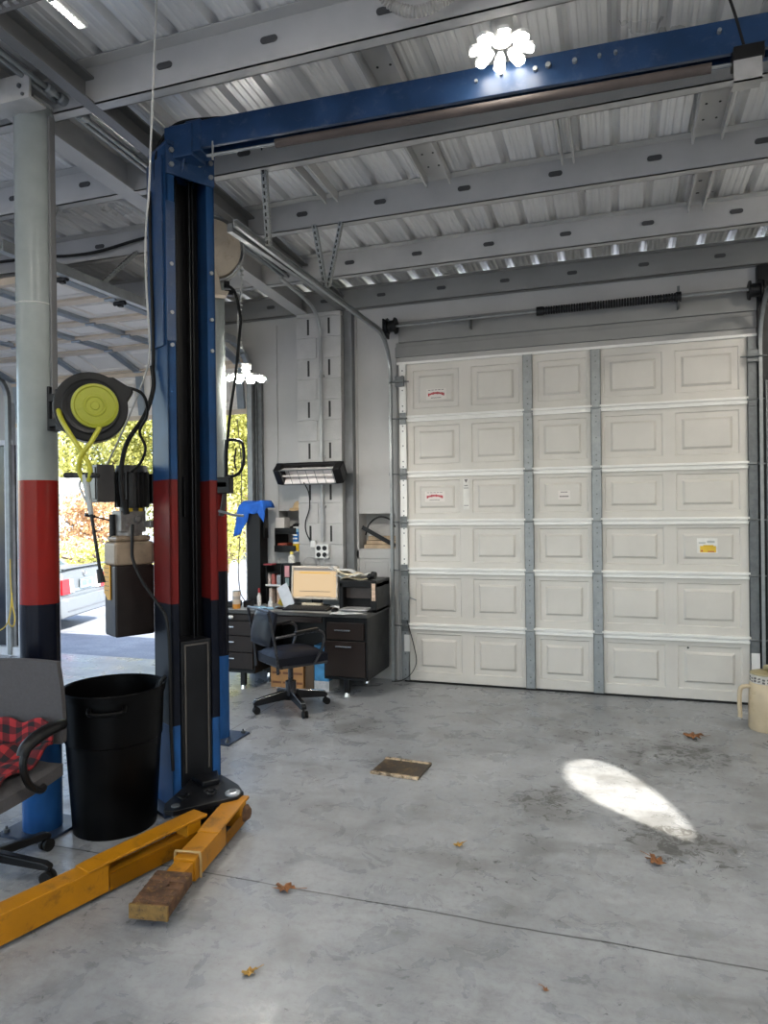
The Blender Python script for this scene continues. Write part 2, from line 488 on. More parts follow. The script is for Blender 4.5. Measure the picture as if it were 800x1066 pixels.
# other walls -------------------------------------------------------------------
# right wall; its opening is added, shaped to throw the floor's bright patch
SUN = Vector((-1.3, .42, -1.0))
patch = [(585, 0)]
fl = [(-.345, 4.585), (-.335, 4.70), (-.24, 4.80), (-.12, 4.80), (.0, 4.70), (.12, 4.52), (.23, 4.30), (.31, 4.08), (.355, 3.90), (.36, 3.82), (.325, 3.80), (.335, 3.74), (.10, 3.905), (-.15, 4.12), (-.28, 4.30), (-.335, 4.45)]
hole = []
for (x, y) in fl:
    t = (RX - x) / 1.3
    hole.append((y - .42 * t, t))
def wall_with_hole(name, x, y0, y1, z1, hole, mat):
    cy = sum(p[0] for p in hole) / len(hole); cz = sum(p[1] for p in hole) / len(hole)
    b = MB(); hole = sorted(hole, key=lambda p: math.atan2(p[1] - cz, p[0] - cy))
    # split every outer edge point along the ray from the hole's centre
    def outer(p):
        dy, dz = p[0] - cy, p[1] - cz; t = 1e9
        if dy > 1e-9: t = min(t, (y1 - cy) / dy)
        if dy < -1e-9: t = min(t, (y0 - cy) / dy)
        if dz > 1e-9: t = min(t, (z1 - cz) / dz)
        if dz < -1e-9: t = min(t, (0 - cz) / dz)
        return (cy + dy * t, cz + dz * t)
    pts = list(hole)
    for c in ((y0, 0), (y1, 0), (y1, z1), (y0, z1)):
        # hole-boundary point in the direction of the corner
        a = math.atan2(c[1] - cz, c[0] - cy); best = None
        for i in range(len(hole)):
            p, q = hole[i], hole[(i + 1) % len(hole)]
            d = (c[0] - cy, c[1] - cz); e = (q[0] - p[0], q[1] - p[1]); den = d[0] * e[1] - d[1] * e[0]
            if abs(den) < 1e-12: continue
            t = ((p[0] - cy) * e[1] - (p[1] - cz) * e[0]) / den; u = ((p[0] - cy) * d[1] - (p[1] - cz) * d[0]) / den
            if t > 0 and -1e-6 <= u <= 1 + 1e-6: best = (cy + d[0] * t, cz + d[1] * t)
        if best: pts.append(best)
    pts.sort(key=lambda p: math.atan2(p[1] - cz, p[0] - cy))
    th = .02; n = len(pts)
    I = [b.v((x, p[0], p[1])) for p in pts]; I2 = [b.v((x + th, p[0], p[1])) for p in pts]
    O = [b.v((x, *outer(p))) for p in pts]; O2 = [b.v((x + th, *outer(p))) for p in pts]
    for k in range(n):
        j = (k + 1) % n
        b.f([I[k], I[j], O[j], O[k]]); b.f([I2[k], O2[k], O2[j], I2[j]]); b.f([I[k], I2[k], I2[j], I[j]])
    return b.build(name, mat, angle=10)
tag(wall_with_hole('wall_right', RX, BY, W2, 4.3, hole, m_wall), 'grey right wall with an added opening shaped to throw the sun patch', 'wall', kind='structure')
b = MB(); b.box(LX - .2, LX, BY - .2, -4.2, 0, 4.3); b.box(LX - .2, LX, 5.4, W2, 0, 4.3); b.box(LX - .2, LX, .4, .8, 0, 4.3); b.box(LX - .2, LX, BY, 6.5, 3.5, 4.3)
tag(b.build('wall_left', m_wall), 'grey left wall with open bays', 'wall', kind='structure')
# unseen back wall, its bays opened wide to let in fill light
b = MB(); b.box(LX - .2, -7.8, BY - .2, BY, 0, 4.3); b.box(-4.1, -3.8, BY - .2, BY, 0, 4.3); b.box(-.2, .1, BY - .2, BY, 0, 4.3); b.box(2.3, RX + .2, BY - .2, BY, 0, 4.3); b.box(LX, RX, BY - .2, BY, 3.6, 4.3)
tag(b.build('wall_back', m_wall), 'grey back wall with bays opened wide for fill light', 'wall', kind='structure')

# ------------------------------------------------------------------ closed garage door
m_door = M('cream door skin', (.60, .575, .53), .5, var=.04, scale=3, bump=.06, bscale=180)
m_lip = M('white section lip', (.80, .79, .76), .45, var=.03)
DZ = [0.0, .548, 1.085, 1.55, 2.015, 2.553, 3.088]
DX0, DX1 = -1.97, 1.125
PX = [(-1.855, -1.402), (-1.287, -.835), (-.672, -.24), (-.093, .391), (.491, .99)]
STILES = [(-.80, -.715), (-.205, -.118)]
def section(b, x0, x1, z0, z1, pans, F):
    """panelled skin in local (x, z, depth) mapped by F; depth > 0 is towards the room"""
    xs = sorted(set([x0, x1] + [q for p in pans for q in p])); zz = (z0, z0 + (z1 - z0) * .145 + .01, z1 - (z1 - z0) * .135, z1)
    V = lambda x, z, d: b.v(F(x, z, d))
    for i in range(len(xs) - 1):
        for k in range(3):
            a, c = xs[i], xs[i + 1]; e, g = zz[k], zz[k + 1]
            if k == 1 and any(abs(p[0] - a) < 1e-6 for p in pans):
                rects = [(0, 0), (.009, -.014), (.05, -.014), (.072, .006), (.078, .006)]
                prev = None
                for (ins, d) in rects:
                    R = [V(a + ins, e + ins, d), V(c - ins, e + ins, d), V(c - ins, g - ins, d), V(a + ins, g - ins, d)]
                    if prev: b.bridge(prev, R)
                    prev = R
                b.f(prev)
            else:
                b.f([V(a, e, 0), V(c, e, 0), V(c, g, 0), V(a, g, 0)])
FD = FY - .05
def Fd(x, z, d): return (x, FD - d, z)
door = thing('door_1', (-.42, FD, 0), 'closed cream sectional garage door with raised panels, inside face', 'garage door', kind='structure')
for i in range(6):
    b = MB(); section(b, DX0, DX1, DZ[i] + .004 + (.012 if i == 0 else 0), DZ[i + 1] - .004, PX, Fd)
    # rim so the section has thickness
    z0 = DZ[i] + .004 + (.012 if i == 0 else 0); z1 = DZ[i + 1] - .004
    b.box(DX0, DX1, FD + .012, FD + .045, z0, z1)
    b.build('door_section', m_door, door, angle=20)
    if i < 5:
        l = MB()
        l.box(DX0 + .05, DX1 - .06, FD - .034, FD + .002, DZ[i + 1] + .004, DZ[i + 1] + .026)
        l.box(DX0 + .05, DX1 - .06, FD - .024, FD + .002, DZ[i + 1] - .034, DZ[i + 1] - .008)
        l.box(DX0 + .05, DX1 - .06, FD - .012, FD + .002, DZ[i + 1] - .01, DZ[i + 1] + .006)
        l.build('section_lip', m_lip, door, bev=.003)
l = MB(); l.box(DX0 - .04, DX1 + .0, FD - .028, FD + .01, 3.075, 3.10); l.build('section_lip', m_lip, door, bev=.003)
l = MB(); l.box(DX0, DX1, FD - .012, FD + .04, 0, .018); l.build('bottom_seal', m_rubber, door)
hb = None
for j, (xa, xb) in enumerate(STILES + [(DX0 - .02, DX0 + .055), (DX1 - .075, DX1)]):
    for i in range(6):
        b = MB(); z0, z1 = DZ[i] + .02, DZ[i + 1] - .012
        b.box(xa, xb, FD - .03, FD - .027, z0, z1); b.box(xa, xa + .004, FD - .03, FD + .001, z0, z1); b.box(xb - .004, xb, FD - .03, FD + .001, z0, z1)
        mm = m_galv
        if j == 2: mm = m_lip if i >= 2 else m_galv
        if j == 3: mm = m_galv_dull
        st = b.build('door_stile', mm, door)
        s = MB(); xc = (xa + xb) / 2
        for q in (.1, .2, .5, .78, .88):
            z = z0 + (z1 - z0) * q
            t = Matrix.Translation((xc, FD - .031, z)) @ Matrix.Rotation(PI / 2, 4, 'X')
            s.prism([(.007 * math.cos(a * PI / 4), .007 * math.sin(a * PI / 4)) for a in range(8)], -.002, .003, t)
        s.build('bolt', m_galv_dull if q else m_galv, st)
    for i in range(5):
        h = MB(); z = DZ[i + 1]; xc = (xa + xb) / 2
        h.box(xc - .032, xc + .032, FD - .037, FD - .029, z - .055, z - .004); h.box(xc - .032, xc + .032, FD - .037, FD - .029, z + .004, z + .055)
        h.cyl((xc - .045, FD - .038, z), (xc + .045, FD - .038, z), .009, n=10)
        if j == 2: h.cyl((xa - .09, FD - .04, z), (xa, FD - .04, z), .007, n=8); h.cyl((xa - .10, FD - .04, z), (xa - .075, FD - .04, z), .022, n=12)
        if j == 3: h.cyl((xb, FD - .04, z), (xb + .09, FD - .04, z), .007, n=8); h.cyl((xb + .075, FD - .04, z), (xb + .10, FD - .04, z), .022, n=12)
        h.build('hinge', m_galv if j < 2 else m_galv_dull, door, bev=.0015)
# top roller brackets
for x in (DX0 - .005, DX1 - .035):
    h = MB(); h.box(x - .045, x + .045, FD - .06, FD - .03, 2.86, 2.96); h.box(x - .05, x + .05, FD - .09, FD - .03, 2.90, 2.915); h.cyl((x - .1, FD - .075, 2.90), (x + .1, FD - .075, 2.90), .007, n=8)
    h.build('top_roller_bracket', m_galv_dull, door, bev=.003)
# side latch and lift cable
h = MB(); h.box(-1.965, -1.90, FD - .05, FD - .03, .80, .87); h.bar((-1.93, FD - .045, .835), (-1.83, FD - .06, .80), .012, .012); h.bar((-2.0, FD - .04, .855), (-1.9, FD - .04, .855), .015, .01)
h.build('side_latch', m_galv, door, bev=.002)
h = MB(); h.tube([(-1.93, FD - .04, .60), (-1.86, FD - .05, .35), (-1.84, FD - .05, .2), (-1.9, FD - .05, .08), (-1.99, FD - .06, .02), (-2.08, FD - .08, .012)], .004, 6)
h.build('loose_cable', m_rubber, door)
h = MB(); h.box(-1.96, -1.905, FD - .042, FD - .031, .30, .46); h.build('paper_tag', m_white, door)
h = MB(); h.box(DX1 - .07, DX1 - .005, FD - .042, FD - .031, .28, .44); h.build('paper_tag', m_white, door)
# stickers
m_paper = M('sticker paper', (.70, .66, .62), .5, var=.03)
m_stred = M('sticker red', (.42, .03, .04), .5)
m_stdark = M('sticker ink', (.12, .11, .11), .5)
def sticker(x0, x1, z0, z1, label, arc=True):
    y = FD - .004
    s = MB(); s.box(x0, x1, y - .005, y - .003, z0, z1); st = s.build('sticker', m_paper, door); part(st, label)
    w, h = x1 - x0, z1 - z0
    if arc:
        r = MB()
        for k in range(11):
            u = (k + .5) / 11 * 2 - 1; x = (x0 + x1) / 2 + u * w * .41; zc = z0 + h * (.60 - .16 * u * u)
            hh = h * (.13 if k in (0, 10) else .085 + .03 * (k % 3 == 0))
            r.box(x - w * .034, x + w * .034, y - .0065, y - .005, zc - hh, zc + hh)
        r.build('red_script', m_stred, st)
        d = MB()
        for k in range(5): d.box(x0 + w * (.10 + .165 * k), x0 + w * (.22 + .165 * k), y - .0065, y - .005, z0 + h * .86, z0 + h * .91)
        for k in range(8): d.box(x0 + w * (.24 + .065 * k), x0 + w * (.285 + .065 * k), y - .0065, y - .005, z0 + h * .14, z0 + h * .21)
        d.build('small_print', m_stdark, st)
    else:
        d = MB()
        for k in range(6): d.box(x0 + w * (.2 + .1 * k), x0 + w * (.28 + .1 * k), y - .0065, y - .005, z0 + h * .78, z0 + h * .88)
        for k in range(7): d.box(x0 + w * (.12 + .11 * k), x0 + w * (.21 + .11 * k), y - .0065, y - .005, z0 + h * .28, z0 + h * .42)
        d.build('small_print', m_stdark, st)
sticker(-1.72, -1.525, 2.72, 2.825, 'white installer sticker with red arched script, upper')
sticker(-1.745, -1.55, 1.742, 1.842, 'white installer sticker with red arched script, lower')
sticker(-.497, -.392, 1.745, 1.825, 'small white warning sticker', False)
s = MB(); s.box(-1.372, -1.315, FD - .004, FD - .001, 1.665, 1.955); st = s.build('sticker', M('label paper', (.68, .67, .63), .5), door); part(st, 'tall narrow instruction label')
d = MB(); d.prism([(-1.362, 1.95), (-1.325, 1.95), (-1.3435, 1.918)], FD - .006, FD - .003, Matrix(((1, 0, 0, 0), (0, 0, 1, 0), (0, 1, 0, 0), (0, 0, 0, 1))))
for z in (1.865, 1.70): d.box(-1.366, -1.322, FD - .006, FD - .004, z, z + .006)
for k in range(3): d.box(-1.360 + k * .012, -1.352 + k * .012, FD - .006, FD - .004, 1.885, 1.897)
d.build('small_print', m_stdark, st)
s = MB(); s.box(.652, .812, FD - .0105, FD - .001, 1.268, 1.395); st = s.build('sticker', M('glossy white card', (.72, .71, .68), .3), door); part(st, 'white and yellow safety notice')
d = MB(); d.box(.675, .800, FD - .0123, FD - .0102, 1.275, 1.33); d.box(.70, .78, FD - .0123, FD - .0102, 1.325, 1.338); d.build('yellow_block', M('notice yellow', (.72, .47, .03), .4), st)
d = MB(); d.box(.665, .72, FD - .0123, FD - .0102, 1.35, 1.362); d.box(.73, .79, FD - .0123, FD - .0102, 1.355, 1.375); d.build('small_print', M('notice grey', (.42, .44, .42), .5), st)
d = MB(); d.box(.735, .785, FD - .0135, FD - .0123, 1.279, 1.287); d.cyl((.69, FD - .0135, 1.288), (.69, FD - .012, 1.288), .007, n=10); d.build('small_print', m_stred, st)
s = MB(); s.cyl((.573, FD - .004, .455), (.573, FD - .0005, .455), .009, n=12); s.build('screw_hole', m_dkhole, door)
# tracks
TX0, TX1 = -2.075, 1.15
def track(x, sgn):
    b = MB(); pts = [(x, FD - .05, 0.005), (x, FD - .05, 2.9)]
    R = .36
    for k in range(9):
        a = PI / 2 * k / 8; pts.append((x, FD - .05 - R * (1 - math.cos(a)), 2.98 + R * math.sin(a)))
    pts.append((x, 3.56, 3.33))
    # channel: web + two lips, mitred along the path
    sec = [(-.022, -.006), (-.022, .02), (-.017, .02), (-.017, 0), (.017, 0), (.017, .02), (.022, .02), (.022, -.006)]
    prev = None
    for i, p in enumerate(pts):
        d = Vector(pts[min(i + 1, len(pts) - 1)]) - Vector(pts[max(i - 1, 0)]); d.normalize()
        nrm = Vector((1, 0, 0)).cross(d)
        R_ = [b.v(Vector(p) + nrm * u + Vector((sgn * w, 0, 0))) for u, w in sec]
        if prev: b.bridge(prev, R_)
        else: b.f(R_)
        prev = R_
    b.f(prev)
    return b
track(TX0, 1).build('track', m_galv, door, angle=50); track(TX1, -1).build('track', m_galv, door, angle=50)
b = MB()
for x in (TX0 - .03,):
    b.bar((x, 3.56, 3.31), (x, 4.9, 3.345), .035, .05)
b.build('track_stiffener', m_galv_dull, door)
b = MB(); b.box(TX1 + .03, TX1 + .045, FD - .06, FD + .0, 0, 2.7); b.build('track_angle', m_galv_dull, door)
# hanger straps
m_perf = M('slotted angle', (.33, .34, .33), .45, .5, var=.3, scale=90)
def hanger(a, c, parent, wid=.032):
    b = MB(); b.bar(a, c, wid, .004, up=(0, 1, 0)); b.bar((Vector(a) + Vector((wid / 2, .014, 0))), (Vector(c) + Vector((wid / 2, .014, 0))), .004, .03, up=(0, 1, 0))
    o = b.build('hanger_strap', m_perf, parent)
    s = MB(); L = (Vector(c) - Vector(a)).length; n = int(L / .04)
    for k in range(n):
        p = Vector(a).lerp(Vector(c), (k + .5) / n) + Vector((0, -.003, 0)); d = (Vector(c) - Vector(a)).normalized()
        s.bar(p - d * .011, p + d * .011, .010, .003, up=(0, 1, 0))
    s.build('punched_hole', m_dkhole, o)
hanger((TX0 + .06, 3.79, 3.92), (TX0 + .02, 3.93, 3.33), door); hanger((TX0 + .02, 4.64, 3.74), (TX0 + .02, 4.83, 3.34), door); hanger((TX0 + .23, 4.64, 3.73), (TX0 + .03, 4.86, 3.35), door, .026)
# torsion shaft
b = MB(); b.cyl((-2.12, 6.40, 3.43), (1.2, 6.40, 3.445), .0125, n=12); b.build('torsion_shaft', m_galv, door)
b = MB()
for k in range(52):
    x = -.64 + k * .0222; z = 3.43 + (x + 2.12) * .0045
    b.lathe([(.030, -.009), (.036, -.006), (.036, .006), (.030, .009)], (x, 6.40, z), (1, 0, 0), 14)
b.cyl((-.66, 6.4, 3.437), (-.60, 6.4, 3.437), .04, n=14); b.cyl((.50, 6.4, 3.442), (.54, 6.4, 3.442), .042, n=14)
b.build('torsion_spring', m_blacksteel, door)
b = MB(); b.box(.515, .53, 6.39, FY, 3.36, 3.50); b.bar((.52, 6.40, 3.46), (.52, 6.40, 3.53), .03, .02); b.box(-1.28, -1.27, 6.4, FY - .04, 3.36, 3.46); b.build('centre_bracket', m_galv_dull, door)
for x in (-2.03, 1.10):
    b = MB(); b.lathe([(.02, -.05), (.075, -.05), (.08, -.035), (.055, -.03), (.055, .03), (.08, .035), (.075, .05), (.02, .05)], (x, 6.40, 3.435), (1, 0, 0), 24)
    b.build('cable_drum', m_blacksteel, door)
    b = MB(); b.box(x - .075 if x < 0 else x + .06, x - .06 if x < 0 else x + .075, 6.34, FY - .045, 3.34, 3.50); b.build('end_bearing_plate', m_blacksteel, door)

# ------------------------------------------------------------------ raised garage door of the open bay
m_door2 = M('white door skin', (.66, .62, .57), .5, var=.05, scale=3)
m_wood = M('tan section edge', (.52, .43, .33), .55, var=.1)
d2 = thing('door_2', (-5.2, FY, 3.3), 'raised white sectional garage door over the open bay', 'garage door', kind='structure')
D2A, D2B = -6.76, -3.66
def path2(s):
    """distance s from the lower edge -> (y, z, tangent) hanging, curving and running back under the roof"""
    z0 = 2.70; v = .32; R = .36; q = PI / 2 * R
    if s < v: return FY - .05, z0 + s, (0, 1)
    if s < v + q:
        a = (s - v) / R; return FY - .05 - R * (1 - math.cos(a)), z0 + v + R * math.sin(a), (-math.sin(a), math.cos(a))
    u = s - v - q
    return FY - .05 - R - u, z0 + v + R - u * .012, (-1, -.012)
secs = [.54, .54, .465, .465, .54, .54]; s0 = 0
SH = [D2A + .03, -5.75, -5.0, -4.42, D2B - .1]
for i, h in enumerate(secs):
    b = MB(); lipb = MB(); st = MB()
    y0, z0, t0 = path2(s0 + .003); y1, z1, t1 = path2(s0 + h - .003)
    A = Vector((0, y0, z0)); B = Vector((0, y1, z1)); up = (B - A).normalized(); nrm = Vector((1, 0, 0)).cross(up)   # towards the room/floor
    if nrm.z > 0 or (abs(nrm.z) < .3 and nrm.y > 0): nrm = -nrm
    L = (B - A).length
    def F2(x, z, d): p = A + up * z + nrm * d; return (x, p.y, p.z)
    pans = [(D2A + .12 + k * .6, D2A + .12 + k * .6 + .46) for k in range(5)]
    section(b, D2A, D2B, 0, L, pans, F2)
    bb = [F2(x, z, d) for (x, z, d) in ((D2A, 0, -.04), (D2B, 0, -.04), (D2B, L, -.04), (D2A, L, -.04))]
    b.f([b.v(p) for p in bb])
    b.build('door_section', m_door2, d2, angle=20)
    for z in (-.004, L - .05):
        P = [F2(x, zz, d) for d in (-.03, .02) for (x, zz) in ((D2A, z), (D2B, z), (D2B, z + .05), (D2A, z + .05))]
        q = [lipb.v(p) for p in P]
        for f in ((0, 3, 2, 1), (4, 5, 6, 7), (0, 1, 5, 4), (1, 2, 6, 5), (2, 3, 7, 6), (3, 0, 4, 7)): lipb.f([q[k] for k in f])
    lipb.build('section_lip', m_wood, d2)
    for x in SH:
        P = [F2(xx, zz, d) for d in (.0, .03) for (xx, zz) in ((x, .05), (x + .08, .05), (x + .08, L - .05), (x, L - .05))]
        st.f([st.v(p) for p in P[4:]])
        q = [st.v(p) for p in P]
        for f in ((0, 3, 2, 1), (4, 5, 6, 7), (0, 1, 5, 4), (1, 2, 6, 5), (2, 3, 7, 6), (3, 0, 4, 7)): st.f([q[k] for k in f])
        c = Vector(F2(x + .04, L - .002, .03)); st.cyl(c - Vector((.05, 0, 0)), c + Vector((.05, 0, 0)), .012, n=8)
    st.build('door_stile', M('pale blue steel strut', (.33, .37, .41), .45, .4), d2)
    s0 += h
def track2(x, sgn):
    b = MB(); pts = [Vector((x, FY - .1, .01)), Vector((x, FY - .1, 3.0))]
    for k in range(1, 9):
        a = PI / 2 * k / 8; pts.append(Vector((x, FY - .1 - .33 * (1 - math.cos(a)), 3.02 + .33 * math.sin(a))))
    pts.append(Vector((x, 3.35, 3.30)))
    for p, q in zip(pts, pts[1:]): b.bar(p, q, .05, .012 if abs((q - p).normalized().z) < .5 else .05, up=(0, 0, 1))
    for p, q in zip(pts[-2:-1], pts[-1:]):
        o = Vector((sgn * .028, 0, .028)); b.bar(p + o, q + o, .008, .07)
    return b
track2(-3.60, 1).build('track', m_galv, d2); track2(-6.84, -1).build('track', m_galv, d2)
hanger((-3.60, 4.64, 3.74), (-3.60, 4.2, 3.33), d2); hanger((-3.60, 3.80, 3.76), (-3.60, 3.62, 3.33), d2)
b = MB()
for y in (3.9, 4.5, 5.1, 5.7):
    b.box(-3.66, -3.625, y, y + .03, 3.27, 3.31); b.cyl((-3.70, y + .015, 3.30), (-3.6, y + .015, 3.30), .018, n=10)
b.build('roller', m_blacksteel, d2)
# ceiling boards that darken the space right of the raised door are simply its own shadow

# ------------------------------------------------------------------ round painted steel pipes
def pipe(x, y, r, top, label, z1, z2, z3, seam=None):
    m = bands('pipe paint %g' % y, [(z3, LBLUE), (z2, NAVY), (z1, RED), (9, (.27, .295, .29))], .22, .12)
    o = thing('support_pipe', (x, y, 0), label, 'support pipe', 'painted steel support pipes')
    b = MB(); b.cyl((x, y, .012), (x, y, top), r, n=40); b.build('pipe_shaft', m, o)
    b = MB(); b.box(x - .16, x + .16, y - .15, y + .15, 0, .014)
    b.build('base_plate', M('dark blue plate', (.02, .035, .07), .4), o, bev=.002)
    for dx in (-.125, .125):
        for dy in (-.115, .115):
            b = MB(); b.cyl((x + dx, y + dy, .014), (x + dx, y + dy, .03), .016, n=6); b.cyl((x + dx, y + dy, .03), (x + dx, y + dy, .045), .007, n=8); b.build('anchor_bolt', m_galv_dull, o)
    b = MB(); b.box(x - r * 1.05, x + r * 1.05, y - r * 1.05, y + r * 1.05, top, top + .012); b.build('cap_plate', m_steelgrey, o)
    if seam:
        b = MB(); b.lathe([(r, seam - .004), (r + .004, seam - .002), (r + .004, seam + .002), (r, seam + .004)], (x, y, 0), n=40); b.build('weld_seam', m_steelgrey, o)
    return o
p1 = pipe(-2.905, 2.935, .098, 3.80, 'thick steel pipe at left with red and navy paint bands, holding the black hose reel', 1.842, 1.195, .545, 2.765)
p2 = pipe(-2.79, 4.50, .068, 3.66, 'thinner banded steel pipe behind the blue lift post, holding the beige reel', 1.86, 1.235, .615)
b = MB(); b.box(-2.806, -2.79, 2.92, 2.96, 2.15, 3.75); b.build('side_conduit', m_raft, p1, bev=.004)

# ------------------------------------------------------------------ two-post car lift
PC = Vector((-2.375, 3.485, 0)); PR = math.radians(-30)
TL = rotm(PC, PR)
lift = thing('car_lift', (PC.x, PC.y, 0), 'blue two-post car lift with red and navy bands, yellow arms and overhead beam', 'car lift')
m_post = bands('lift post paint', [(.475, (.018, .085, .25)), (1.155, (.004, .006, .013)), (1.85, (.15, .012, .011)), (9, (.013, .055, .15))], .36, .25, .12)
m_liftblue = M('lift blue', (.012, .042, .112), .38, var=.2, dirt=(.25, .26, .3), dirt_amt=.12)
m_yellow = M('lift yellow', (.40, .165, .004), .42, spec=.3, var=.12, scale=4, dirt=(.05, .03, .012), dirt_amt=.55)
m_rust = M('rusty plate', (.11, .055, .028), .75, .2, var=.45, scale=22, dirt=(.30, .17, .05), dirt_amt=.6)
HW, HD = .147, .11        # half width (along the open face) and half depth
def post_mesh(t):
    b = MB(t); tk = .012; lip = .048; ztop = 3.72
    b.box(-HD, -HD + tk, -HW, HW, .02, ztop)                 # back
    b.box(-HD, HD, -HW, -HW + tk, .02, ztop)                 # near side
    b.box(-HD, HD, HW - tk, HW, .02, ztop)                   # far side
    b.box(HD - tk, HD, -HW, -HW + lip, .02, ztop)            # lips either side of the opening
    b.box(HD - tk, HD, HW - lip, HW, .02, ztop)
    return b
post_mesh(TL).build('post', m_post, lift)
b = MB(TL); b.box(-HD - .01, HD - .03, -HW - .012, -HW - .001, 2.60, 3.66); b.box(HD, HD + .006, -HW - .004, -HW + .05, 2.62, 3.4); b.build('side_cover', m_liftblue, lift, bev=.003)
for z in (3.05, 2.78, 2.60):
    for y in (-HW + .025, HW - .025): b = MB(TL); b.cyl((HD, y, z), (HD + .012, y, z), .011, n=8); b.build('bolt', m_galv, lift)
# inside: guide rails, chain cover and carriage
b = MB(TL); b.box(-.085, -.07, -.13, .13, .05, 3.6); b.box(-.07, -.03, -.02, -.012, .9, 3.6); b.box(-.07, .02, .052, .06, .9, 3.6); b.build('inner_guide', m_blacksteel, lift)
b = MB(TL); b.cyl((.03, -.055, .9), (.03, -.055, 3.58), .005, n=8); b.cyl((.03, .03, .9), (.03, .03, 3.58), .005, n=8); b.build('lift_cable', m_blacksteel, lift)
b = MB(TL); b.box(-.06, HD + .004, -.092, .092, .12, .94); car = b.build('carriage', m_blacksteel, lift, bev=.006)
b = MB(TL)
for y in (-.07, .07): b.box(HD + .004, HD + .010, y - .004, y + .004, .2, .92)
b.box(HD + .004, HD + .010, -.074, .074, .912, .92); b.build('carriage_rim', M('worn edge steel', (.10, .09, .08), .45, .3), car)
# top plate with bolts and gussets
b = MB(TL); b.box(HD, HD + .012, -HW, HW, 3.55, 3.71); b.box(-HD, HD + .02, -HW - .004, HW + .004, 3.71, 3.73)
b.prism([(HD + .012, 3.58), (HD + .10, 3.73), (HD + .012, 3.73)], -.06, -.05, Matrix(((1, 0, 0, 0), (0, 0, 1, 0), (0, 1, 0, 0), (0, 0, 0, 1))))
tp = b.build('top_plate', m_liftblue, lift, bev=.003)
for y, z in ((-.12, 3.68), (-.12, 3.60), (.12, 3.68), (.12, 3.60), (-.04, 3.67), (.05, 3.65)): b = MB(TL); b.cyl((HD + .012, y, z), (HD + .026, y, z), .014, n=6); b.build('bolt', m_galv, tp)
# overhead beam
BYc = 3.40; BX0, BX1 = -2.36, 2.45
b = MB()
ov = lambda x: 3.805 - .016 * (x + 1.9)
poly = [(-.055, 0), (.055, 0), (.055, .16), (.047, .16), (.047, .008), (-.047, .008), (-.047, .16), (-.055, .16)]
# folded channel, open at the bottom
secp = [(-.055, -.15), (-.055, 0), (.055, 0), (.055, -.15), (.030, -.15), (.030, -.142), (.047, -.142), (.047, -.008), (-.047, -.008), (-.047, -.142), (-.030, -.142), (-.030, -.15)]
A = [b.v((BX0, BYc + y, ov(BX0) + z + .02)) for y, z in secp]; B = [b.v((BX1, BYc + .05 + y, ov(BX1) + z + .02)) for y, z in secp]
b.bridge(A, B); b.f(A[::-1]); b.f(B)
beam = b.build('overhead_beam', m_liftblue, lift, bev=.004)
b = MB(); b.box(-2.38, -2.20, BYc - .07, BYc + .07, 3.64, 3.82); b.box(-2.25, -2.15, BYc - .062, BYc + .062, 3.66, 3.835); b.build('beam_sleeve', m_liftblue, lift, bev=.006)
for x, z, r in ((-.62, 3.735, .008), (-.34, 3.735, .011), (-.16, 3.735, .011), (-.05, 3.735, .008), (.02, 3.735, .008), (-.28, 3.74, .013), (-.5, 3.745, .008), (.45, 3.735, .009)):
    b = MB(); b.cyl((x, BYc - .050, z), (x, BYc - .010, z), r, n=8); b.build('beam_bolt', m_galv, beam)
b = MB(); b.cyl((-1.70, BYc - .04, 3.625), (.42, BYc - .005, 3.600), .022, n=16); b.build('padded_bar', M('brown foam', (.085, .068, .062), .8, var=.2), lift)
b = MB(); b.cyl((-2.12, BYc - .045, 3.63), (.60, BYc - .003, 3.598), .008, n=10); b.cyl((-2.08, BYc - .05, 3.60), (-2.08, BYc - .05, 3.70), .006, n=8); b.build('shutoff_rod', m_galv, lift)
b = MB(); b.box(.50, .62, BYc - .075, BYc + .03, 3.575, 3.635); sw = b.build('limit_switch', m_black, lift, bev=.004)
b = MB(); b.box(.50, .61, BYc - .072, BYc - .066, 3.48, 3.575); b.box(.50, .61, BYc - .072, BYc, 3.48, 3.486); b.build('switch_bracket', M('bare aluminium', (.5, .5, .5), .35, .8), lift)
b = MB(); b.tube([(-2.46, 3.36, 3.55), (-2.46, 3.36, 3.66), (-2.41, 3.36, 3.78), (-2.30, 3.365, 3.85), (-2.1, 3.38, 3.845), (-1.95, 3.39, 3.825)], .009, 8); b.build('hydraulic_line', m_rubber, lift); b = MB(); b.tube([(.55, 3.36, 3.63), (.50, 3.28, 3.74), (.46, 3.26, 3.86), (.44, 3.26, 3.96)], .006, 8); b.build('hydraulic_line', m_rubber, lift)
b = MB(TL)
b.lathe([(.0, -.012), (.05, -.012), (.042, -.004), (.042, .004), (.05, .012), (0, .012)], (-.02, -.13, 3.62), (0, 1, 0), 20); b.build('pulley', m_blacksteel, lift)
b = MB(); b.box(2.40, 2.60, 3.33, 3.58, 3.40, 3.78); b.build('wall_seat', m_blacksteel, lift, bev=.004)
# base plate of the left post
b = MB(TL); b.box(-.2, .16, -.22, .22, 0, .02); bp = b.build('base_plate', M('dark blue plate', (.02, .035, .07), .4), lift, bev=.003)
for x, y in ((-.16, -.18), (-.16, .18), (.12, -.19), (.12, .19)): b = MB(TL); b.cyl((x, y, .02), (x, y, .04), .018, n=6); b.build('anchor_bolt', m_galv_dull, bp)
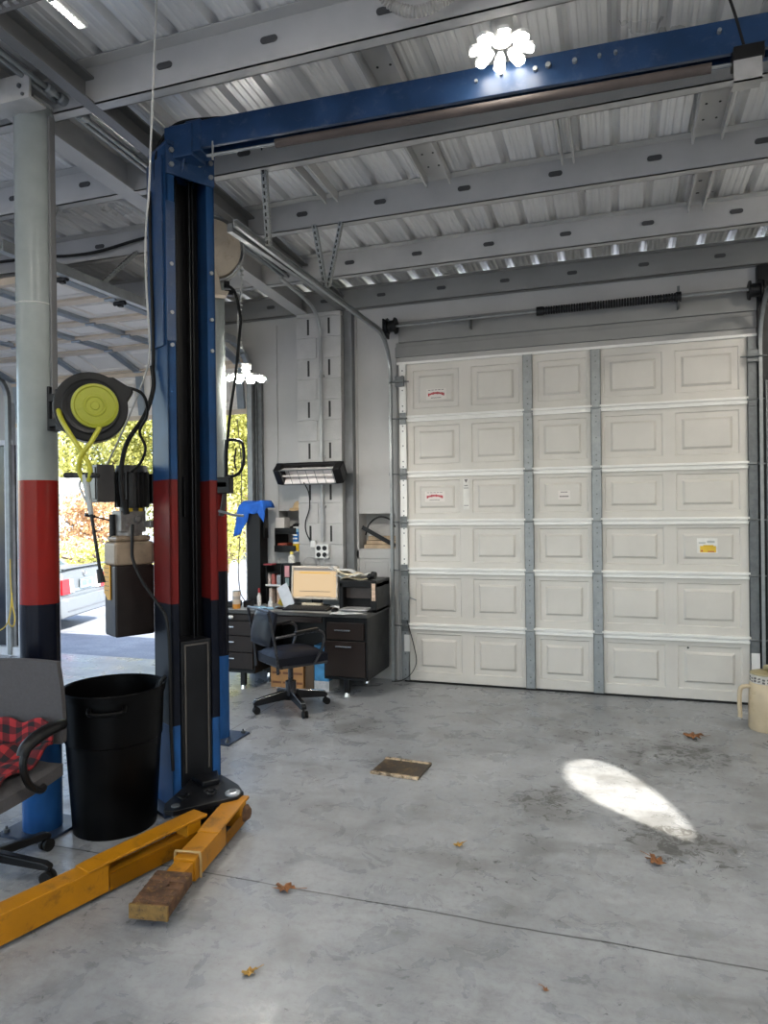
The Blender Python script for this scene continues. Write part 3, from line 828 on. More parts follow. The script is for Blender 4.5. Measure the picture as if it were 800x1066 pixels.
# carriage yoke: two thick plates that hold the arm pins
E0 = Vector((-2.186, 2.995, 0)); E1 = Vector((-1.915, 3.290, 0))
yp = [(-2.30, 3.40), (-2.265, 3.25), (-2.235, 3.06), (E0.x, E0.y), (E0.x + .05, E0.y), (E1.x, E1.y - .04), (E1.x - .005, E1.y + .03), (-2.00, 3.40), (-2.165, 3.50)]
b = MB(); b.prism(yp, .132, .160); b.prism(yp, .016, .030); yk = b.build('arm_yoke', m_blacksteel, lift, bev=.004)
b = MB(); b.prism([(-2.275, 3.36), (-2.16, 3.30), (-2.10, 3.37), (-2.185, 3.49)], .160, .19); b.box(-2.19, -2.08, 3.17, 3.30, .03, .135, ); b.build('yoke_gusset', m_blacksteel, lift, bev=.008)
b = MB(); b.lathe([(.014, .160), (.040, .160), (.040, .170), (.030, .176), (.014, .176)], (-1.96, 3.275, 0), n=24); b.build('washer', M('worn steel ring', (.45, .48, .52), .4, .6), yk)
b = MB(); b.cyl((-1.96, 3.275, .0), (-1.96, 3.275, .18), .018, n=16); b.build('arm_pin', m_galv_dull, yk)
b = MB(); b.cyl((-2.16, 3.05, .0), (-2.16, 3.05, .166), .022, n=16); b.build('arm_pin', m_galv_dull, yk)
for (x, y) in ((-2.06, 3.22), (-2.17, 3.13)):
    b = MB()
    b.tube([(x + .032 * math.cos(a * PI / 5), y + .032 * math.sin(a * PI / 5), .184 + .006 * math.cos(a)) for a in range(11)], .0045, 6, 2)
    b.cyl((x, y, .160), (x, y, .188), .014, n=10)
    b.build('pull_ring', m_blacksteel, yk)
# long arm -------------------------------------------------------------------------
def arm_frame(p, d):
    d = Vector(d).normalized(); s = Vector((0, 0, 1)).cross(d)      # local x along the arm, y to its left
    return Matrix(((d.x, s.x, 0, p[0]), (d.y, s.y, 0, p[1]), (0, 0, 1, p[2] if len(p) > 2 else 0), (0, 0, 0, 1)))
tA = arm_frame((-2.03, 2.955), (-.262, -.90, 0))
SIDE = Matrix(((1, 0, 0, 0), (0, 0, 1, 0), (0, 1, 0, 0), (0, 0, 0, 1)))   # prism poly in (x, z), extruded in y
def arm_outer(t, L, w, h, fork, zb):
    b = MB(t)
    # box section with a fork end whose sides have a long triangular opening
    b.box(fork, L, -w / 2, w / 2, zb, zb + h)
    for y0, y1 in ((-w / 2, -w / 2 + .012), (w / 2 - .012, w / 2)):
        b.prism([(-.05, zb), (fork, zb), (fork, zb + h * .60), (-.05, zb + h * .60)], y0 + .012, y1 - .001 + .012 if False else y1, SIDE)
    # raised top strap running from the body up to the pin
    b.prism([(-.09, zb + h + .002), (.02, zb + h + .004), (fork + .10, zb + h - .004), (fork + .10, zb + h + .006), (fork, zb + h + .012), (.02, zb + h + .018), (-.09, zb + h + .018)], -w / 2 - .004, w / 2 + .004, SIDE)
    b.prism([(-.05, zb), (.03, zb), (.035, zb + h + .004), (-.05, zb + h + .004)], -w / 2, w / 2, SIDE)
    return b
a1 = arm_outer(tA, 1.35, .096, .122, .46, .018).build('lift_arm', m_yellow, lift, bev=.006); part(a1, 'long yellow lift arm reaching to the lower left')
b = MB(tA); b.box(1.1, 1.65, -.036, .036, .03, .12); b.build('inner_arm', m_yellow, a1, bev=.004)
b = MB(tA); b.box(.945, 1.12, -.050, .050, .138, .160); b.cyl((1.03, 0, .155), (1.03, 0, .17), .04, n=20); b.build('arm_pad', m_rust, a1, bev=.004)
b = MB(tA); b.box(.02, .46, -.026, .026, .03, .085); b.build('arm_web', m_yellow, a1)
# short arm --------------------------------------------------------------------------
tB = arm_frame((-1.925, 3.22), (.15, -.99, 0))
a2 = arm_outer(tB, .57, .105, .100, .22, .026).build('lift_arm', m_yellow, lift, bev=.006); part(a2, 'short yellow lift arm pointing at the camera')
b = MB(tB); b.box(.43, .70, -.043, .043, .035, .112); b.build('inner_arm', m_yellow, a2, bev=.003)
b = MB(tB); b.tube([(.535, -.062, .03), (.535, -.060, .130), (.535, -.04, .140), (.535, .04, .140), (.535, .060, .130), (.535, .062, .03)], .006, 8, 3); b.build('stop_loop', M('worn tan steel', (.45, .30, .12), .5, .3), a2)
b = MB(tB)
pad = [(.66, .066), (.885, .042), (.885, .094), (.66, .118)]
b.prism(pad, -.082, .082, SIDE); pd = b.build('arm_pad', m_rust, a2, bev=.006)
b = MB(tB)
for k in range(5): x = .685 + k * .043; z = .118 - (x - .66) * .107; b.box(x, x + .012, -.076, .076, z - .006, z + .005)
b.cyl((.76, .0, .10), (.76, .0, .116), .024, n=14); b.build('pad_rib', m_rust, pd)
b = MB(tB); b.box(.880, .892, -.084, .084, .038, .097); b.build('pad_lip', M('chipped yellow steel', (.20, .115, .03), .6, .1, var=.3, scale=25, dirt=(.05, .03, .02), dirt_amt=.8), pd, bev=.002)
b = MB(); b.lathe([(0, 0), (.035, 0), (.045, .012), (.03, .03), (0, .035)], (-1.885, 3.26, .075), (1, 0, 0), 14); b.build('gear_lock', m_rust, a2)
# power unit ------------------------------------------------------------------------
TP = rotm((-2.735, 3.44, 0), PR)
b = MB(TP); b.box(-.07, .07, -.075, .075, 1.555, 1.68); b.cyl((0, 0, 1.53), (0, 0, 1.60), .075, n=24)
b.cyl((.07, .02, 1.63), (.095, .02, 1.63), .02, n=12); b.cyl((.07, -.04, 1.60), (.09, -.04, 1.60), .013, n=10); b.box(.0, .16, .06, .20, 1.58, 1.62)
pu = b.build('power_unit', M('cast grey metal', (.20, .19, .18), .45, .5, var=.2, scale=30), lift, bev=.006)
m_tankl = M('translucent tank shell', (.26, .20, .14), .4, var=.25, scale=9)
b = MB(TP); b.box(-.088, .088, -.118, .118, 1.362, 1.50); b.box(-.075, .075, -.105, .105, 1.50, 1.535); b.build('tank_top', m_tankl, pu, bev=.018, segs=3)
m_tank = M('dark oil tank', (.014, .010, .009), .35, var=.2, spec=.35)
b = MB(TP); b.box(-.086, .086, -.116, .116, .952, 1.364); b.build('oil_tank', m_tank, pu, bev=.012, segs=3)
b = MB(TP); b.prism([(-.075, 1.20), (-.02, 1.165), (.02, 1.165), (.02, 1.365), (-.075, 1.365)], -.1225, -.1185, SIDE); part(b.build('warning_sticker', M('warning yellow', (.72, .36, .01), .45, var=.06), pu), 'yellow warning sticker with lines of small print')
b = MB(TP)
for k in range(6): b.box(-.065, .005 - .01 * (k % 2), -.1235, -.1225, 1.345 - k * .026, 1.349 - k * .026)
b.build('sticker_print', M('sticker brown ink', (.25, .12, .01), .5), pu)
b = MB(TP); b.cyl((0, .02, 1.68), (0, .02, 1.92), .072, n=28)
for k in range(18):
    a = k / 18 * 2 * PI
    b.bar((.085 * math.cos(a), .02 + .085 * math.sin(a), 1.70), (.085 * math.cos(a), .02 + .085 * math.sin(a), 1.91), .026, .006, up=(-math.sin(a), math.cos(a), 0))
b.cyl((0, .02, 1.905), (0, .02, 1.945), .095, .085, n=28); b.build('motor', M('motor grey', (.022, .021, .021), .42, .2), pu, bev=0)
b = MB(TP); b.box(-.07, .05, -.20, -.10, 1.73, 1.945); b.box(-.055, .035, -.206, -.199, 1.745, 1.93); b.build('switch_box', M('dark grey box', (.045, .042, .042), .45), pu, bev=.006)
b = MB(TP); b.box(-.06, .07, .115, .23, 1.72, 1.90); b.build('capacitor_box', m_black, pu, bev=.008)
b = MB(TP); b.box(.0, .12, .228, .25, 1.60, 1.92); b.box(-.02, .24, .235, .247, 1.64, 1.88); b.build('mount_plate', m_blacksteel, pu, bev=.002)
b = MB(TP); b.bar((-.05, -.08, 1.62), (-.05, -.19, 1.65), .012, .008); b.cyl((-.05, -.18, 1.648), (-.05, -.235, 1.66), .010, n=10); b.cyl((-.03, -.085, 1.52), (-.03, -.085, 1.66), .02, n=10); b.build('lowering_lever', m_blacksteel, pu)
b = MB(TP); b.box(.05, .085, -.03, -.01, 1.675, 1.695); b.box(.05, .085, .03, .05, 1.675, 1.695); b.build('yellow_tag', M('tag yellow', (.6, .42, .02), .5), pu)
# hoses of the lift
b = MB(); b.tube([(-2.50, 3.36, 2.50), (-2.478, 3.34, 2.37), (-2.51, 3.30, 2.21), (-2.60, 3.27, 2.07), (-2.645, 3.27, 1.93), (-2.645, 3.27, 1.78), (-2.64, 3.30, 1.66)], .013, 10); b.cyl((-2.642, 3.285, 1.74), (-2.64, 3.3, 1.66), .018, n=10)
b.tube([(-2.50, 3.37, 2.48), (-2.49, 3.36, 2.7), (-2.505, 3.37, 3.1), (-2.51, 3.37, 3.5)], .010, 8)
b.build('hydraulic_hose', m_rubber, lift)
b = MB(); b.tube([(-2.622, 3.33, 1.60), (-2.61, 3.31, 1.50), (-2.59, 3.29, 1.40), (-2.52, 3.28, 1.28), (-2.43, 3.28, 1.17), (-2.36, 3.27, 1.08), (-2.345, 3.275, .88), (-2.35, 3.285, .5), (-2.34, 3.285, .24)], .009, 8); b.build('return_hose', m_rubber, lift)

# ------------------------------------------------------------------ white cord from the roof to the switch box
b = MB(); b.tube([(-1.85, 2.57, 3.98), (-1.873, 2.58, 3.893), (-1.928, 2.62, 3.51), (-1.986, 2.68, 3.337), (-2.052, 2.75, 3.159), (-2.146, 2.85, 3.031), (-2.225, 2.95, 2.839), (-2.319, 3.1, 2.543), (-2.383, 3.15, 2.416), (-2.514, 3.22, 2.269), (-2.677, 3.3, 2.099), (-2.84, 3.375, 1.94)], .005, 8)
tag(b.build('power_cord', M('grey white cord', (.40, .40, .385), .5), None), 'pale electric cord hanging from the roof in front of the blue post', 'electric cord')

# ------------------------------------------------------------------ black hose reel with yellow disc
RC = Vector((-2.475, 2.84, 2.19)); RN = Vector((.66, -.75, -.02)).normalized()
rx = Vector((0, 0, 1)).cross(RN).normalized(); ry = RN.cross(rx)
TRL = Matrix(((rx.x, ry.x, RN.x, RC.x), (rx.y, ry.y, RN.y, RC.y), (rx.z, ry.z, RN.z, RC.z), (0, 0, 0, 1))) @ Matrix.Scale(.86, 4)
reel = thing('hose_reel', tuple(RC), 'black air hose reel with a yellow-green disc, mounted on the thick pipe', 'hose reel')
out = []
for k in range(41):
    a = math.radians(62 + 310 * k / 40); out.append((.20 * math.cos(a), .20 * math.sin(a)))
out += [(.202, .05), (.228, .095), (.225, .115), (.19, .135), (.12, .178)]
b = MB(TRL); b.prism(out, -.09, .055); hsg = b.build('reel_housing', m_black, reel, bev=.018, angle=30, segs=3)
b = MB(TRL); b.lathe([(.150, .055), (.158, .066), (.15, .072), (.13, .068)], (0, 0, 0), (0, 0, 1), 48); b.build('housing_rim', m_black, hsg)
m_yg = M('yellow green plastic', (.25, .265, .012), .4, var=.06)
b = MB(TRL); b.lathe([(.118, .056), (.128, .066), (.126, .078), (.112, .082), (.105, .076), (.062, .078), (.058, .084), (.050, .084), (.046, .078), (.025, .078), (.022, .082), (0, .083)], (.02, .005, 0), (0, 0, 1), 48); dk = b.build('reel_disc', m_yg, reel)
for a in (165, 195):
    b = MB(TRL); b.bar((.02 + .062 * math.cos(math.radians(a)), .005 + .062 * math.sin(math.radians(a)), .079), (.02 + .10 * math.cos(math.radians(a)), .005 + .10 * math.sin(math.radians(a)), .079), .004, .004); b.build('disc_ridge', m_yg, dk)
b = MB(); b.box(-2.81, -2.795, 2.90, 2.98, 2.10, 2.33); b.box(-2.80, -2.60, 2.90, 2.94, 2.12, 2.16); b.box(-2.80, -2.60, 2.90, 2.94, 2.25, 2.29); b.box(-2.70, -2.62, 2.84, 2.90, 2.26, 2.30); b.box(-2.70, -2.60, 2.84, 2.90, 2.09, 2.13); b.build('wall_bracket', m_blacksteel, reel, bev=.003)
m_yh = M('yellow hose', (.34, .33, .02), .45, var=.08)
b = MB(); b.tube([(-2.645, 2.90, 2.29), (-2.635, 2.80, 2.26), (-2.54, 2.70, 2.144), (-2.457, 2.69, 2.028), (-2.39, 2.70, 1.934), (-2.372, 2.71, 1.875), (-2.385, 2.72, 1.83), (-2.405, 2.72, 1.822)], .0115, 10)
b.tube([(-2.335, 2.735, 2.075), (-2.365, 2.70, 1.992), (-2.402, 2.685, 1.939), (-2.428, 2.70, 1.875), (-2.42, 2.715, 1.83), (-2.405, 2.72, 1.80)], .0115, 10); b.build('yellow_hose', m_yh, reel)
b = MB(); b.tube([(-2.40, 2.9, 2.31), (-2.30, 3.0, 2.28), (-2.40, 3.18, 2.2), (-2.52, 3.27, 2.12), (-2.49, 3.28, 2.03), (-2.53, 3.29, 1.95), (-2.60, 3.30, 1.90)], .008, 8); b.build('supply_hose', m_rubber, reel)
# air gun hanging on the hose
gun = thing('air_blow_gun', (-2.40, 2.72, 1.83), 'long-barrelled air blow gun hanging from the yellow hose', 'air gun')
b = MB(); b.bar((-2.50, 2.72, 1.850), (-2.36, 2.72, 1.847), .022, .026); b.cyl((-2.53, 2.72, 1.851), (-2.47, 2.72, 1.85), .014, n=12); b.cyl((-2.37, 2.72, 1.847), (-2.33, 2.72, 1.844), .012, n=10); b.build('handle', m_black, gun, bev=.004)
b = MB(); b.cyl((-2.412, 2.72, 1.85), (-2.378, 2.72, 1.66), .017, .012, n=12); b.tube([(-2.42, 2.72, 1.84), (-2.44, 2.715, 1.80), (-2.40, 2.715, 1.72)], .005, 6); b.build('gun_body', m_galv, gun)
b = MB(); b.cyl((-2.379, 2.72, 1.67), (-2.33, 2.72, 1.39), .008, n=10); b.build('barrel', m_blacksteel, gun)
b = MB(); b.cyl((-2.334, 2.72, 1.40), (-2.322, 2.72, 1.335), .014, .019, n=10); b.build('nozzle_tip', m_blacksteel, gun)

# ------------------------------------------------------------------ beige cord reel on the thin pipe
RC2 = Vector((-2.73, 4.36, 3.545)); 
rn = Vector((.55, -.83, -.05)).normalized(); rx = Vector((0, 0, 1)).cross(rn).normalized(); ry = rn.cross(rx)
T2 = Matrix(((rx.x, ry.x, rn.x, RC2.x), (rx.y, ry.y, rn.y, RC2.y), (rx.z, ry.z, rn.z, RC2.z), (0, 0, 0, 1)))
m_beige = M('beige enamel', (.52, .44, .34), .45, var=.1, dirt=(.2, .12, .06), dirt_amt=.3)
cr = thing('cord_reel', tuple(RC2), 'beige cord reel at the top of the thin pipe, half hidden by the lift post', 'cord reel')
b = MB(T2); b.lathe([(0, .045), (.195, .045), (.205, .04), (.205, .034), (0, .034)], n=44); b.lathe([(0, -.045), (.195, -.045), (.205, -.04), (.205, -.034), (0, -.034)], n=44); b.build('reel_flange', m_beige, cr)
b = MB(T2); b.lathe([(.16, -.034), (.16, .034)], n=32); b.cyl((0, 0, -.034), (0, 0, .034), .06, n=20); b.build('wound_cord', m_rubber, cr)
b = MB(T2); b.lathe([(.225, -.05), (.232, -.03), (.232, .03), (.225, .05)], n=44); b.build('reel_band', M('grey band', (.4, .4, .38), .5), cr, solid=.004)
b = MB(T2); b.prism([(.0, -.10), (.05, -.20), (.07, -.32), (.02, -.33), (-.05, -.30), (-.06, -.12)], .05, .062); b.prism([(-.06, -.33), (.10, -.33), (.12, -.30), (-.06, -.29)], -.04, .062); b.build('reel_arm', m_beige, cr, bev=.004)
b = MB(T2); b.box(.085, .125, -.27, -.22, -.005, .035); b.box(.09, .15, -.32, -.285, -.02, .04); b.build('roller_guide', m_black, cr, bev=.004)
b = MB(T2); b.box(-.02, .02, -.3, .06, -.14, -.05); b.build('reel_mount', m_steelgrey, cr)
b = MB(); b.tube([(-2.62, 4.36, 3.285), (-2.567, 4.40, 3.234), (-2.535, 4.42, 3.059), (-2.555, 4.44, 2.944), (-2.60, 4.45, 2.632), (-2.645, 4.45, 2.389), (-2.67, 4.45, 2.18)], .011, 8); b.build('hanging_cord', m_rubber, cr)
hg = thing('trigger_handle', (-2.64, 4.45, 2.0), 'black fuel-nozzle-like trigger grip hanging in front of the thin pipe', 'trigger handle')
b = MB(); b.tube([(-2.672, 4.45, 2.19), (-2.60, 4.45, 2.185), (-2.55, 4.45, 2.16), (-2.538, 4.45, 2.06), (-2.56, 4.45, 1.97), (-2.61, 4.45, 1.93), (-2.67, 4.45, 1.925)], .012, 8); b.tube([(-2.672, 4.45, 2.19), (-2.685, 4.45, 2.08), (-2.685, 4.45, 1.92)], .016, 8); b.tube([(-2.60, 4.45, 2.13), (-2.615, 4.45, 2.03), (-2.60, 4.45, 1.97)], .006, 6); b.build('grip_loop', m_black, hg)
b = MB(); b.box(-2.75, -2.64, 4.42, 4.48, 1.80, 1.92); b.box(-2.76, -2.66, 4.42, 4.48, 1.84, 1.89); b.build('grip_body', m_black, hg, bev=.008)
b = MB(); b.tube([(-2.70, 4.45, 1.80), (-2.712, 4.45, 1.72), (-2.73, 4.45, 1.64)], lambda t: .016 + .006 * t, 8); b.build('grip_tail', M('dark brown rubber', (.04, .03, .025), .6), hg)
b = MB(); b.tube([(-2.73, 4.42, 1.675), (-2.66, 4.41, 1.66), (-2.60, 4.40, 1.645), (-2.52, 4.40, 1.638)], .010, 8); b.build('metal_hook', m_galv, hg)

# ------------------------------------------------------------------ lamps
m_led = emis('led white', (1.0, .95, .86), 4.5)
m_led_fill = emis('led white fill', (1.0, .93, .82), 42)
def petal_lamp(c, r, label, up=True, extra=None):
    c = Vector(c)
    o = thing('petal_lamp', tuple(c), label, 'ceiling lamp', 'petal shaped ceiling lamps')
    b = MB(); b.lathe([(0, .10), (.05, .10), (.055, .02), (.045, 0), (0, -.004)], c, n=24); b.cyl(c + Vector((0, 0, .10)), c + Vector((0, 0, .17)), .07, .075, n=24); b.build('lamp_base', m_white, o)
    b = MB(); bk = MB()
    for k in range(8):
        a = 2 * PI * (k + .3) / 8; d = Vector((math.cos(a), math.sin(a), -.22)).normalized(); s_ = Vector((-math.sin(a), math.cos(a), 0)); n_ = d.cross(s_)
        t = Matrix(((d.x, s_.x, n_.x, c.x), (d.y, s_.y, n_.y, c.y), (d.z, s_.z, n_.z, c.z), (0, 0, 0, 1)))
        P = [(.055, -.010), (r * .6, -.024), (r * .92, -.027), (r, -.016), (r, .016), (r * .92, .027), (r * .6, .024), (.055, .010)]
        sgn = -1 if n_.z > 0 else 1
        b.prism(P, *sorted((sgn * .002, sgn * .010)), t); bk.prism([(x * 1.0, y * 1.08) for x, y in P], *sorted((-sgn * .014, sgn * .0015)), t)
    bk.build('petal_back', m_white, o, bev=.002)
    b.build('petal', m_led, o)
    return o
pl = petal_lamp((-.475, 3.22, 3.80), .15, 'bright petal shaped lamp under the roof, just behind the blue lift beam')
pl2 = dup(pl, (-2.63, 4.66, 2.70), 0, 'bright petal shaped lamp hanging low beside the thin pipe')
m_led3 = emis('led white low lamp', (1.0, .95, .87), 58)
for c in pl2.children:
    if c.name.startswith('petal.'): c.data = c.data.copy(); c.data.materials[0] = m_led3
    if c.name.startswith('lamp_base'): c.data = c.data.copy(); c.data.transform(Matrix.Diagonal((.55, .55, .45, 1)))
# unseen fill lamps, added out of view and stronger to brighten the bay
for (x, y, z, lb) in ((1.7, 2.5, 3.72, 'added petal fill lamp under the roof to the right of the sunlit patch'), (1.9, 5.0, 3.62, 'added petal fill lamp under the roof at the right end of the closed door'), (1.2, .2, 3.80, 'added petal fill lamp under the roof to the right of the camera'), (-2.0, .3, 3.80, 'added petal fill lamp under the roof to the left of the camera'), (-.4, -2.2, 3.88, 'added petal fill lamp under the roof far behind the camera'), (-5.6, .2, 3.78, 'added petal fill lamp under the roof of the left bay'), (-.5, 1.35, 3.75, 'added petal fill lamp under the roof straight above the camera')):
    q = dup(pl, (x, y, z), 0, lb)
    for c in q.children:
        if c.name.startswith('petal.') or c.name == 'petal':
            c.data = c.data.copy(); c.data.materials[0] = m_led_fill
# cord that carries the low lamp
b = MB(); b.tube([(-2.60, 4.40, 3.72), (-2.555, 4.45, 3.65), (-2.572, 4.5, 3.43), (-2.585, 4.52, 3.26), (-2.637, 4.56, 3.10), (-2.64, 4.58, 2.96), (-2.635, 4.64, 2.87)], .006, 8)
for k in range(26):
    t = k / 25; z = 3.62 - .72 * t; x = -2.565 - .075 * min(1, max(0, (3.4 - z) / .4)); y = 4.46 + .14 * t
    b.cyl((x, y, z), (x + .004, y, z - .008), .012, n=8)
tag(b.build('lamp_cord', M('pale cord', (.45, .45, .43), .55)), 'knotted pale cord from the rafter to the low lamp', 'lamp cord')
# linear lamp at the top left
ll = thing('linear_lamp', (-2.25, 2.42, 3.83), 'thin bright strip lamp under the roof at the top left corner', 'strip lamp')
b = MB(); b.box(-2.27, -2.22, 2.30, 2.56, 3.84, 3.86); b.build('lamp_housing', m_white, ll, bev=.002)
b = MB()
for k in range(11): b.box(-2.258, -2.234, 2.31 + k * .0225, 2.320 + k * .0225, 3.836, 3.840)
b.build('led_row', m_led, ll)
# slotted angle and brackets near it
sa = thing('slotted_angle', (-2.35, 2.25, 3.75), 'dark slotted steel angle under the roof at the top left corner', 'slotted angle')
b = MB(); b.bar((-3.3, 2.30, 3.78), (-1.9, 2.26, 3.78), .003, .045); b.bar((-3.3, 2.30, 3.80), (-1.9, 2.26, 3.80), .04, .003); b.build('angle', m_raft, sa)
b = MB()
for k in range(28): x = -3.25 + k * .048; b.box(x, x + .022, 2.255, 2.30 - (x + 3.3) * .0286 + .001, 3.774, 3.786)
b.build('punched_hole', M('hole seen against light', (.38, .38, .38), .6), sa)  # light showing through the holes is painted as pale grey blocks
b = MB(); b.box(-2.14, -2.10, 2.24, 2.25, 3.72, 3.95); b.build('upright_leg', m_perf, sa)
br = thing('beam_bracket', (-2.9, 2.72, 3.80), 'light grey folded steel bracket on top of the thick pipe', 'steel bracket')
b = MB(); b.box(-3.5, -2.74, 2.74, 2.752, 3.735, 3.86); b.box(-3.5, -2.74, 2.752, 2.85, 3.735, 3.745); b.build('plate', M('light grey steel', (.42, .41, .39), .45), br)
b = MB(); b.cyl((-2.80, 2.732, 3.80), (-2.80, 2.742, 3.80), .012, n=10); b.cyl((-2.78, 2.732, 3.755), (-2.78, 2.742, 3.755), .008, n=10); b.build('bolt', m_galv_dull, br)
# tubes running along the rafters
b = MB()
for k, x in enumerate((-2.73, -2.785)): b.cyl((x, -1.0, zp(-1.0) + .05 + k * .01), (x, 5.6, zp(5.6) + .05 + k * .01), .014, n=10)
for y in (2.86, 2.95, 3.1): b.lathe([(.02, -.03), (.028, -.02), (.028, .02), (.02, .03)], (-2.73, y, zp(y) + .05), (0, 1, 0), 12)
tag(b.build('roof_conduit', m_galv), 'pair of thin conduits running between the two rafters', 'conduit')
b = MB(); b.tube([(-6.0, 4.60, 3.84), (-4.6, 4.60, 3.80), (-4.2, 4.60, 3.77), (-3.9, 4.60, 3.77), (-3.5, 4.61, 3.82), (-3.05, 4.62, 3.84)], .012, 8)
tag(b.build('sagging_cable', m_rubber), 'black cable sagging along a purlin left of the blue post', 'cable')
# flexible conduit loop at the top edge
b = MB()
P = [Vector((-.93, 2.80, 3.86)), Vector((-.88, 2.84, 3.81)), Vector((-.78, 2.85, 3.765)), Vector((-.68, 2.86, 3.785)), Vector((-.60, 2.88, 3.83)), Vector((-.52, 2.90, 3.86))]
b.tube(P, lambda t: .022 + .0035 * math.sin(t * 230), 10, 24)
tag(b.build('flexible_conduit', M('grey spiral conduit', (.38, .37, .35), .5, .3)), 'grey spiral conduit sagging below the nearest purlin', 'conduit')

# ------------------------------------------------------------------ on the block pier
b = MB(); b.tube([(-2.66, 5.3, 3.63), (-2.70, 5.9, 3.62), (-2.76, 6.25, 3.60), (-2.775, 6.375, 3.50), (-2.775, 6.40, 3.3), (-2.775, 6.40, 2.4), (-2.775, 6.40, 1.36)], .017, 10, 8)
for z in (3.0, 2.2, 1.7): b.box(-2.80, -2.75, 6.405, 6.44, z, z + .025)
tag(b.build('wall_conduit', M('conduit grey', (.36, .37, .37), .42, .4)), 'vertical grey conduit on the block pier', 'conduit')
ob = thing('outlet_box', (-2.77, 6.44, 1.27), 'white four-socket outlet box at the foot of the conduit', 'socket')
b = MB(); b.box(-2.86, -2.715, 6.395, 6.44, 1.195, 1.335); b.build('cover_plate', m_white, ob, bev=.006)
b = MB()
for x in (-2.82, -2.755):
    for z in (1.232, 1.298): b.cyl((x, 6.392, z), (x, 6.40, z), .024, n=14)
b.build('socket', m_black, ob)
b = MB(); b.box(-2.905, -2.85, 6.385, 6.43, 1.305, 1.375); b.build('plug', m_white, ob, bev=.006)
b = MB(); b.tube([(-2.88, 6.2, 1.945), (-2.89, 6.33, 1.85), (-2.915, 6.40, 1.70), (-2.96, 6.40, 1.56), (-2.955, 6.40, 1.46), (-2.90, 6.39, 1.36)], .006, 8)
tag(b.build('heater_cord', m_rubber), 'thin black cord looping from the heater to the outlet box', 'electric cord')
ht = thing('radiant_heater', (-2.80, 6.22, 2.05), 'black wall-mounted radiant heater with a bright reflector on the block pier', 'radiant heater')
THE = Matrix.Translation((-2.825, 6.22, 2.035)) @ Matrix.Rotation(math.radians(38), 4, 'X')
b = MB(THE); b.prism([(-.36, .035), (-.36, .07), (.36, .07), (.36, .035)], -.07, .09); b.prism([(-.355, -.06), (-.30, -.075), (-.275, -.075), (-.275, .05), (-.355, .05)], -.085, .09); b.prism([(.355, -.06), (.30, -.075), (.275, -.075), (.275, .05), (.355, .05)], -.085, .09)
b.box(-.36, .36, .06, .085, -.095, -.07) if False else None
b.build('heater_housing', m_black, ht, bev=.012, segs=3)
b = MB(THE)
q = [(-.28, -.07), (.28, -.07), (.28, -.06), (-.28, -.06)]
A = [b.v(p) for p in ((-.275, -.06, -.075), (.275, -.06, -.075), (.275, .03, -.04), (-.275, .03, -.04))]; B = [b.v(p) for p in ((-.275, -.06, .085), (.275, -.06, .085), (.275, .03, .05), (-.275, .03, .05))]
b.f([A[0], A[1], A[2], A[3]]); b.f([B[3], B[2], B[1], B[0]]); b.f([A[3], A[2], B[2], B[3]])
b.build('reflector', M('bright reflector', (.88, .83, .82), .35, .1, var=.05), ht)
b = MB(THE); b.cyl((-.275, -.035, .0), (.275, -.035, .0), .011, n=12); b.build('heating_tube', M('quartz tube', (.75, .70, .68), .25), ht)
b = MB(THE)
for x in [-.27 + .09 * k for k in range(7)]: b.cyl((x, -.07, -.085), (x, -.07, .09), .0025, n=6)
for z in (-.08, .088): b.cyl((-.28, -.07, z), (.28, -.07, z), .006, n=8)
b.build('guard_wire', m_galv_dull, ht)
b = MB(); b.box(-2.95, -2.90, 6.2, 6.44, 2.07, 2.10); b.box(-2.70, -2.65, 6.2, 6.44, 2.07, 2.10); b.box(-2.52, -2.48, 6.16, 6.22, 2.02, 2.08); b.build('wall_arm', m_black, ht, bev=.003)
cap = thing('baseball_hat', (-3.08, 6.53, 1.72), 'tan cap hanging on the wall above the left recess', 'hat')
b = MB(); b.lathe([(0, .0), (.03, -.004), (.055, -.025), (.068, -.06), (.066, -.08)], (-3.085, 6.53, 1.775), n=20); b.build('crown', M('tan cloth', (.50, .36, .20), .8, var=.1), cap, solid=.004)
b = MB(); b.prism([(-.06, 0), (-.05, -.05), (0, -.07), (.05, -.05), (.06, 0)], 0, .004, Matrix.Translation((-3.11, 6.48, 1.70)) @ Matrix.Rotation(.5, 4, 'X')); b.build('brim', MATS['tan cloth'], cap)

# things in the left recess
sh = thing('niche_shelf', (-3.2, 6.6, 1.40), 'black plastic shelf bin in the left wall recess', 'shelf bin')
b = MB(); b.box(-3.33, -3.09, 6.44, 6.74, 1.435, 1.455); b.box(-3.33, -3.09, 6.44, 6.455, 1.455, 1.50); b.box(-3.33, -3.32, 6.44, 6.74, 1.28, 1.46); b.box(-3.12, -3.10, 6.46, 6.74, 1.262, 1.45); b.build('bin_shell', m_black, sh, bev=.004)
b = MB(); b.box(-3.33, -3.09, 6.43, 6.72, 1.255, 1.27); b.box(-3.33, -3.09, 6.43, 6.445, 1.27, 1.32); b.build('lower_tray', m_black, sh, bev=.004)
b = MB(); b.box(-3.31, -3.20, 6.46, 6.60, 1.27, 1.345); tag(b.build('red_case', M('dull red plastic', (.22, .045, .025), .5, var=.5, scale=20), bev=.01), 'small dull red case on the lower tray of the left recess', 'case')
b = MB(); b.box(-3.325, -3.225, 6.46, 6.58, 1.456, 1.605); tag(b.build('white_carton', M('white card', (.58, .55, .52), .6), bev=.003), 'white carton standing in the left recess', 'carton')
b = MB()
for k in range(12): b.ball((-3.19 + .09 * random.random(), 6.55 + .08 * random.random(), 1.475 + .05 * random.random()), .022 + .015 * random.random(), 8, 1.4, 1, .9)
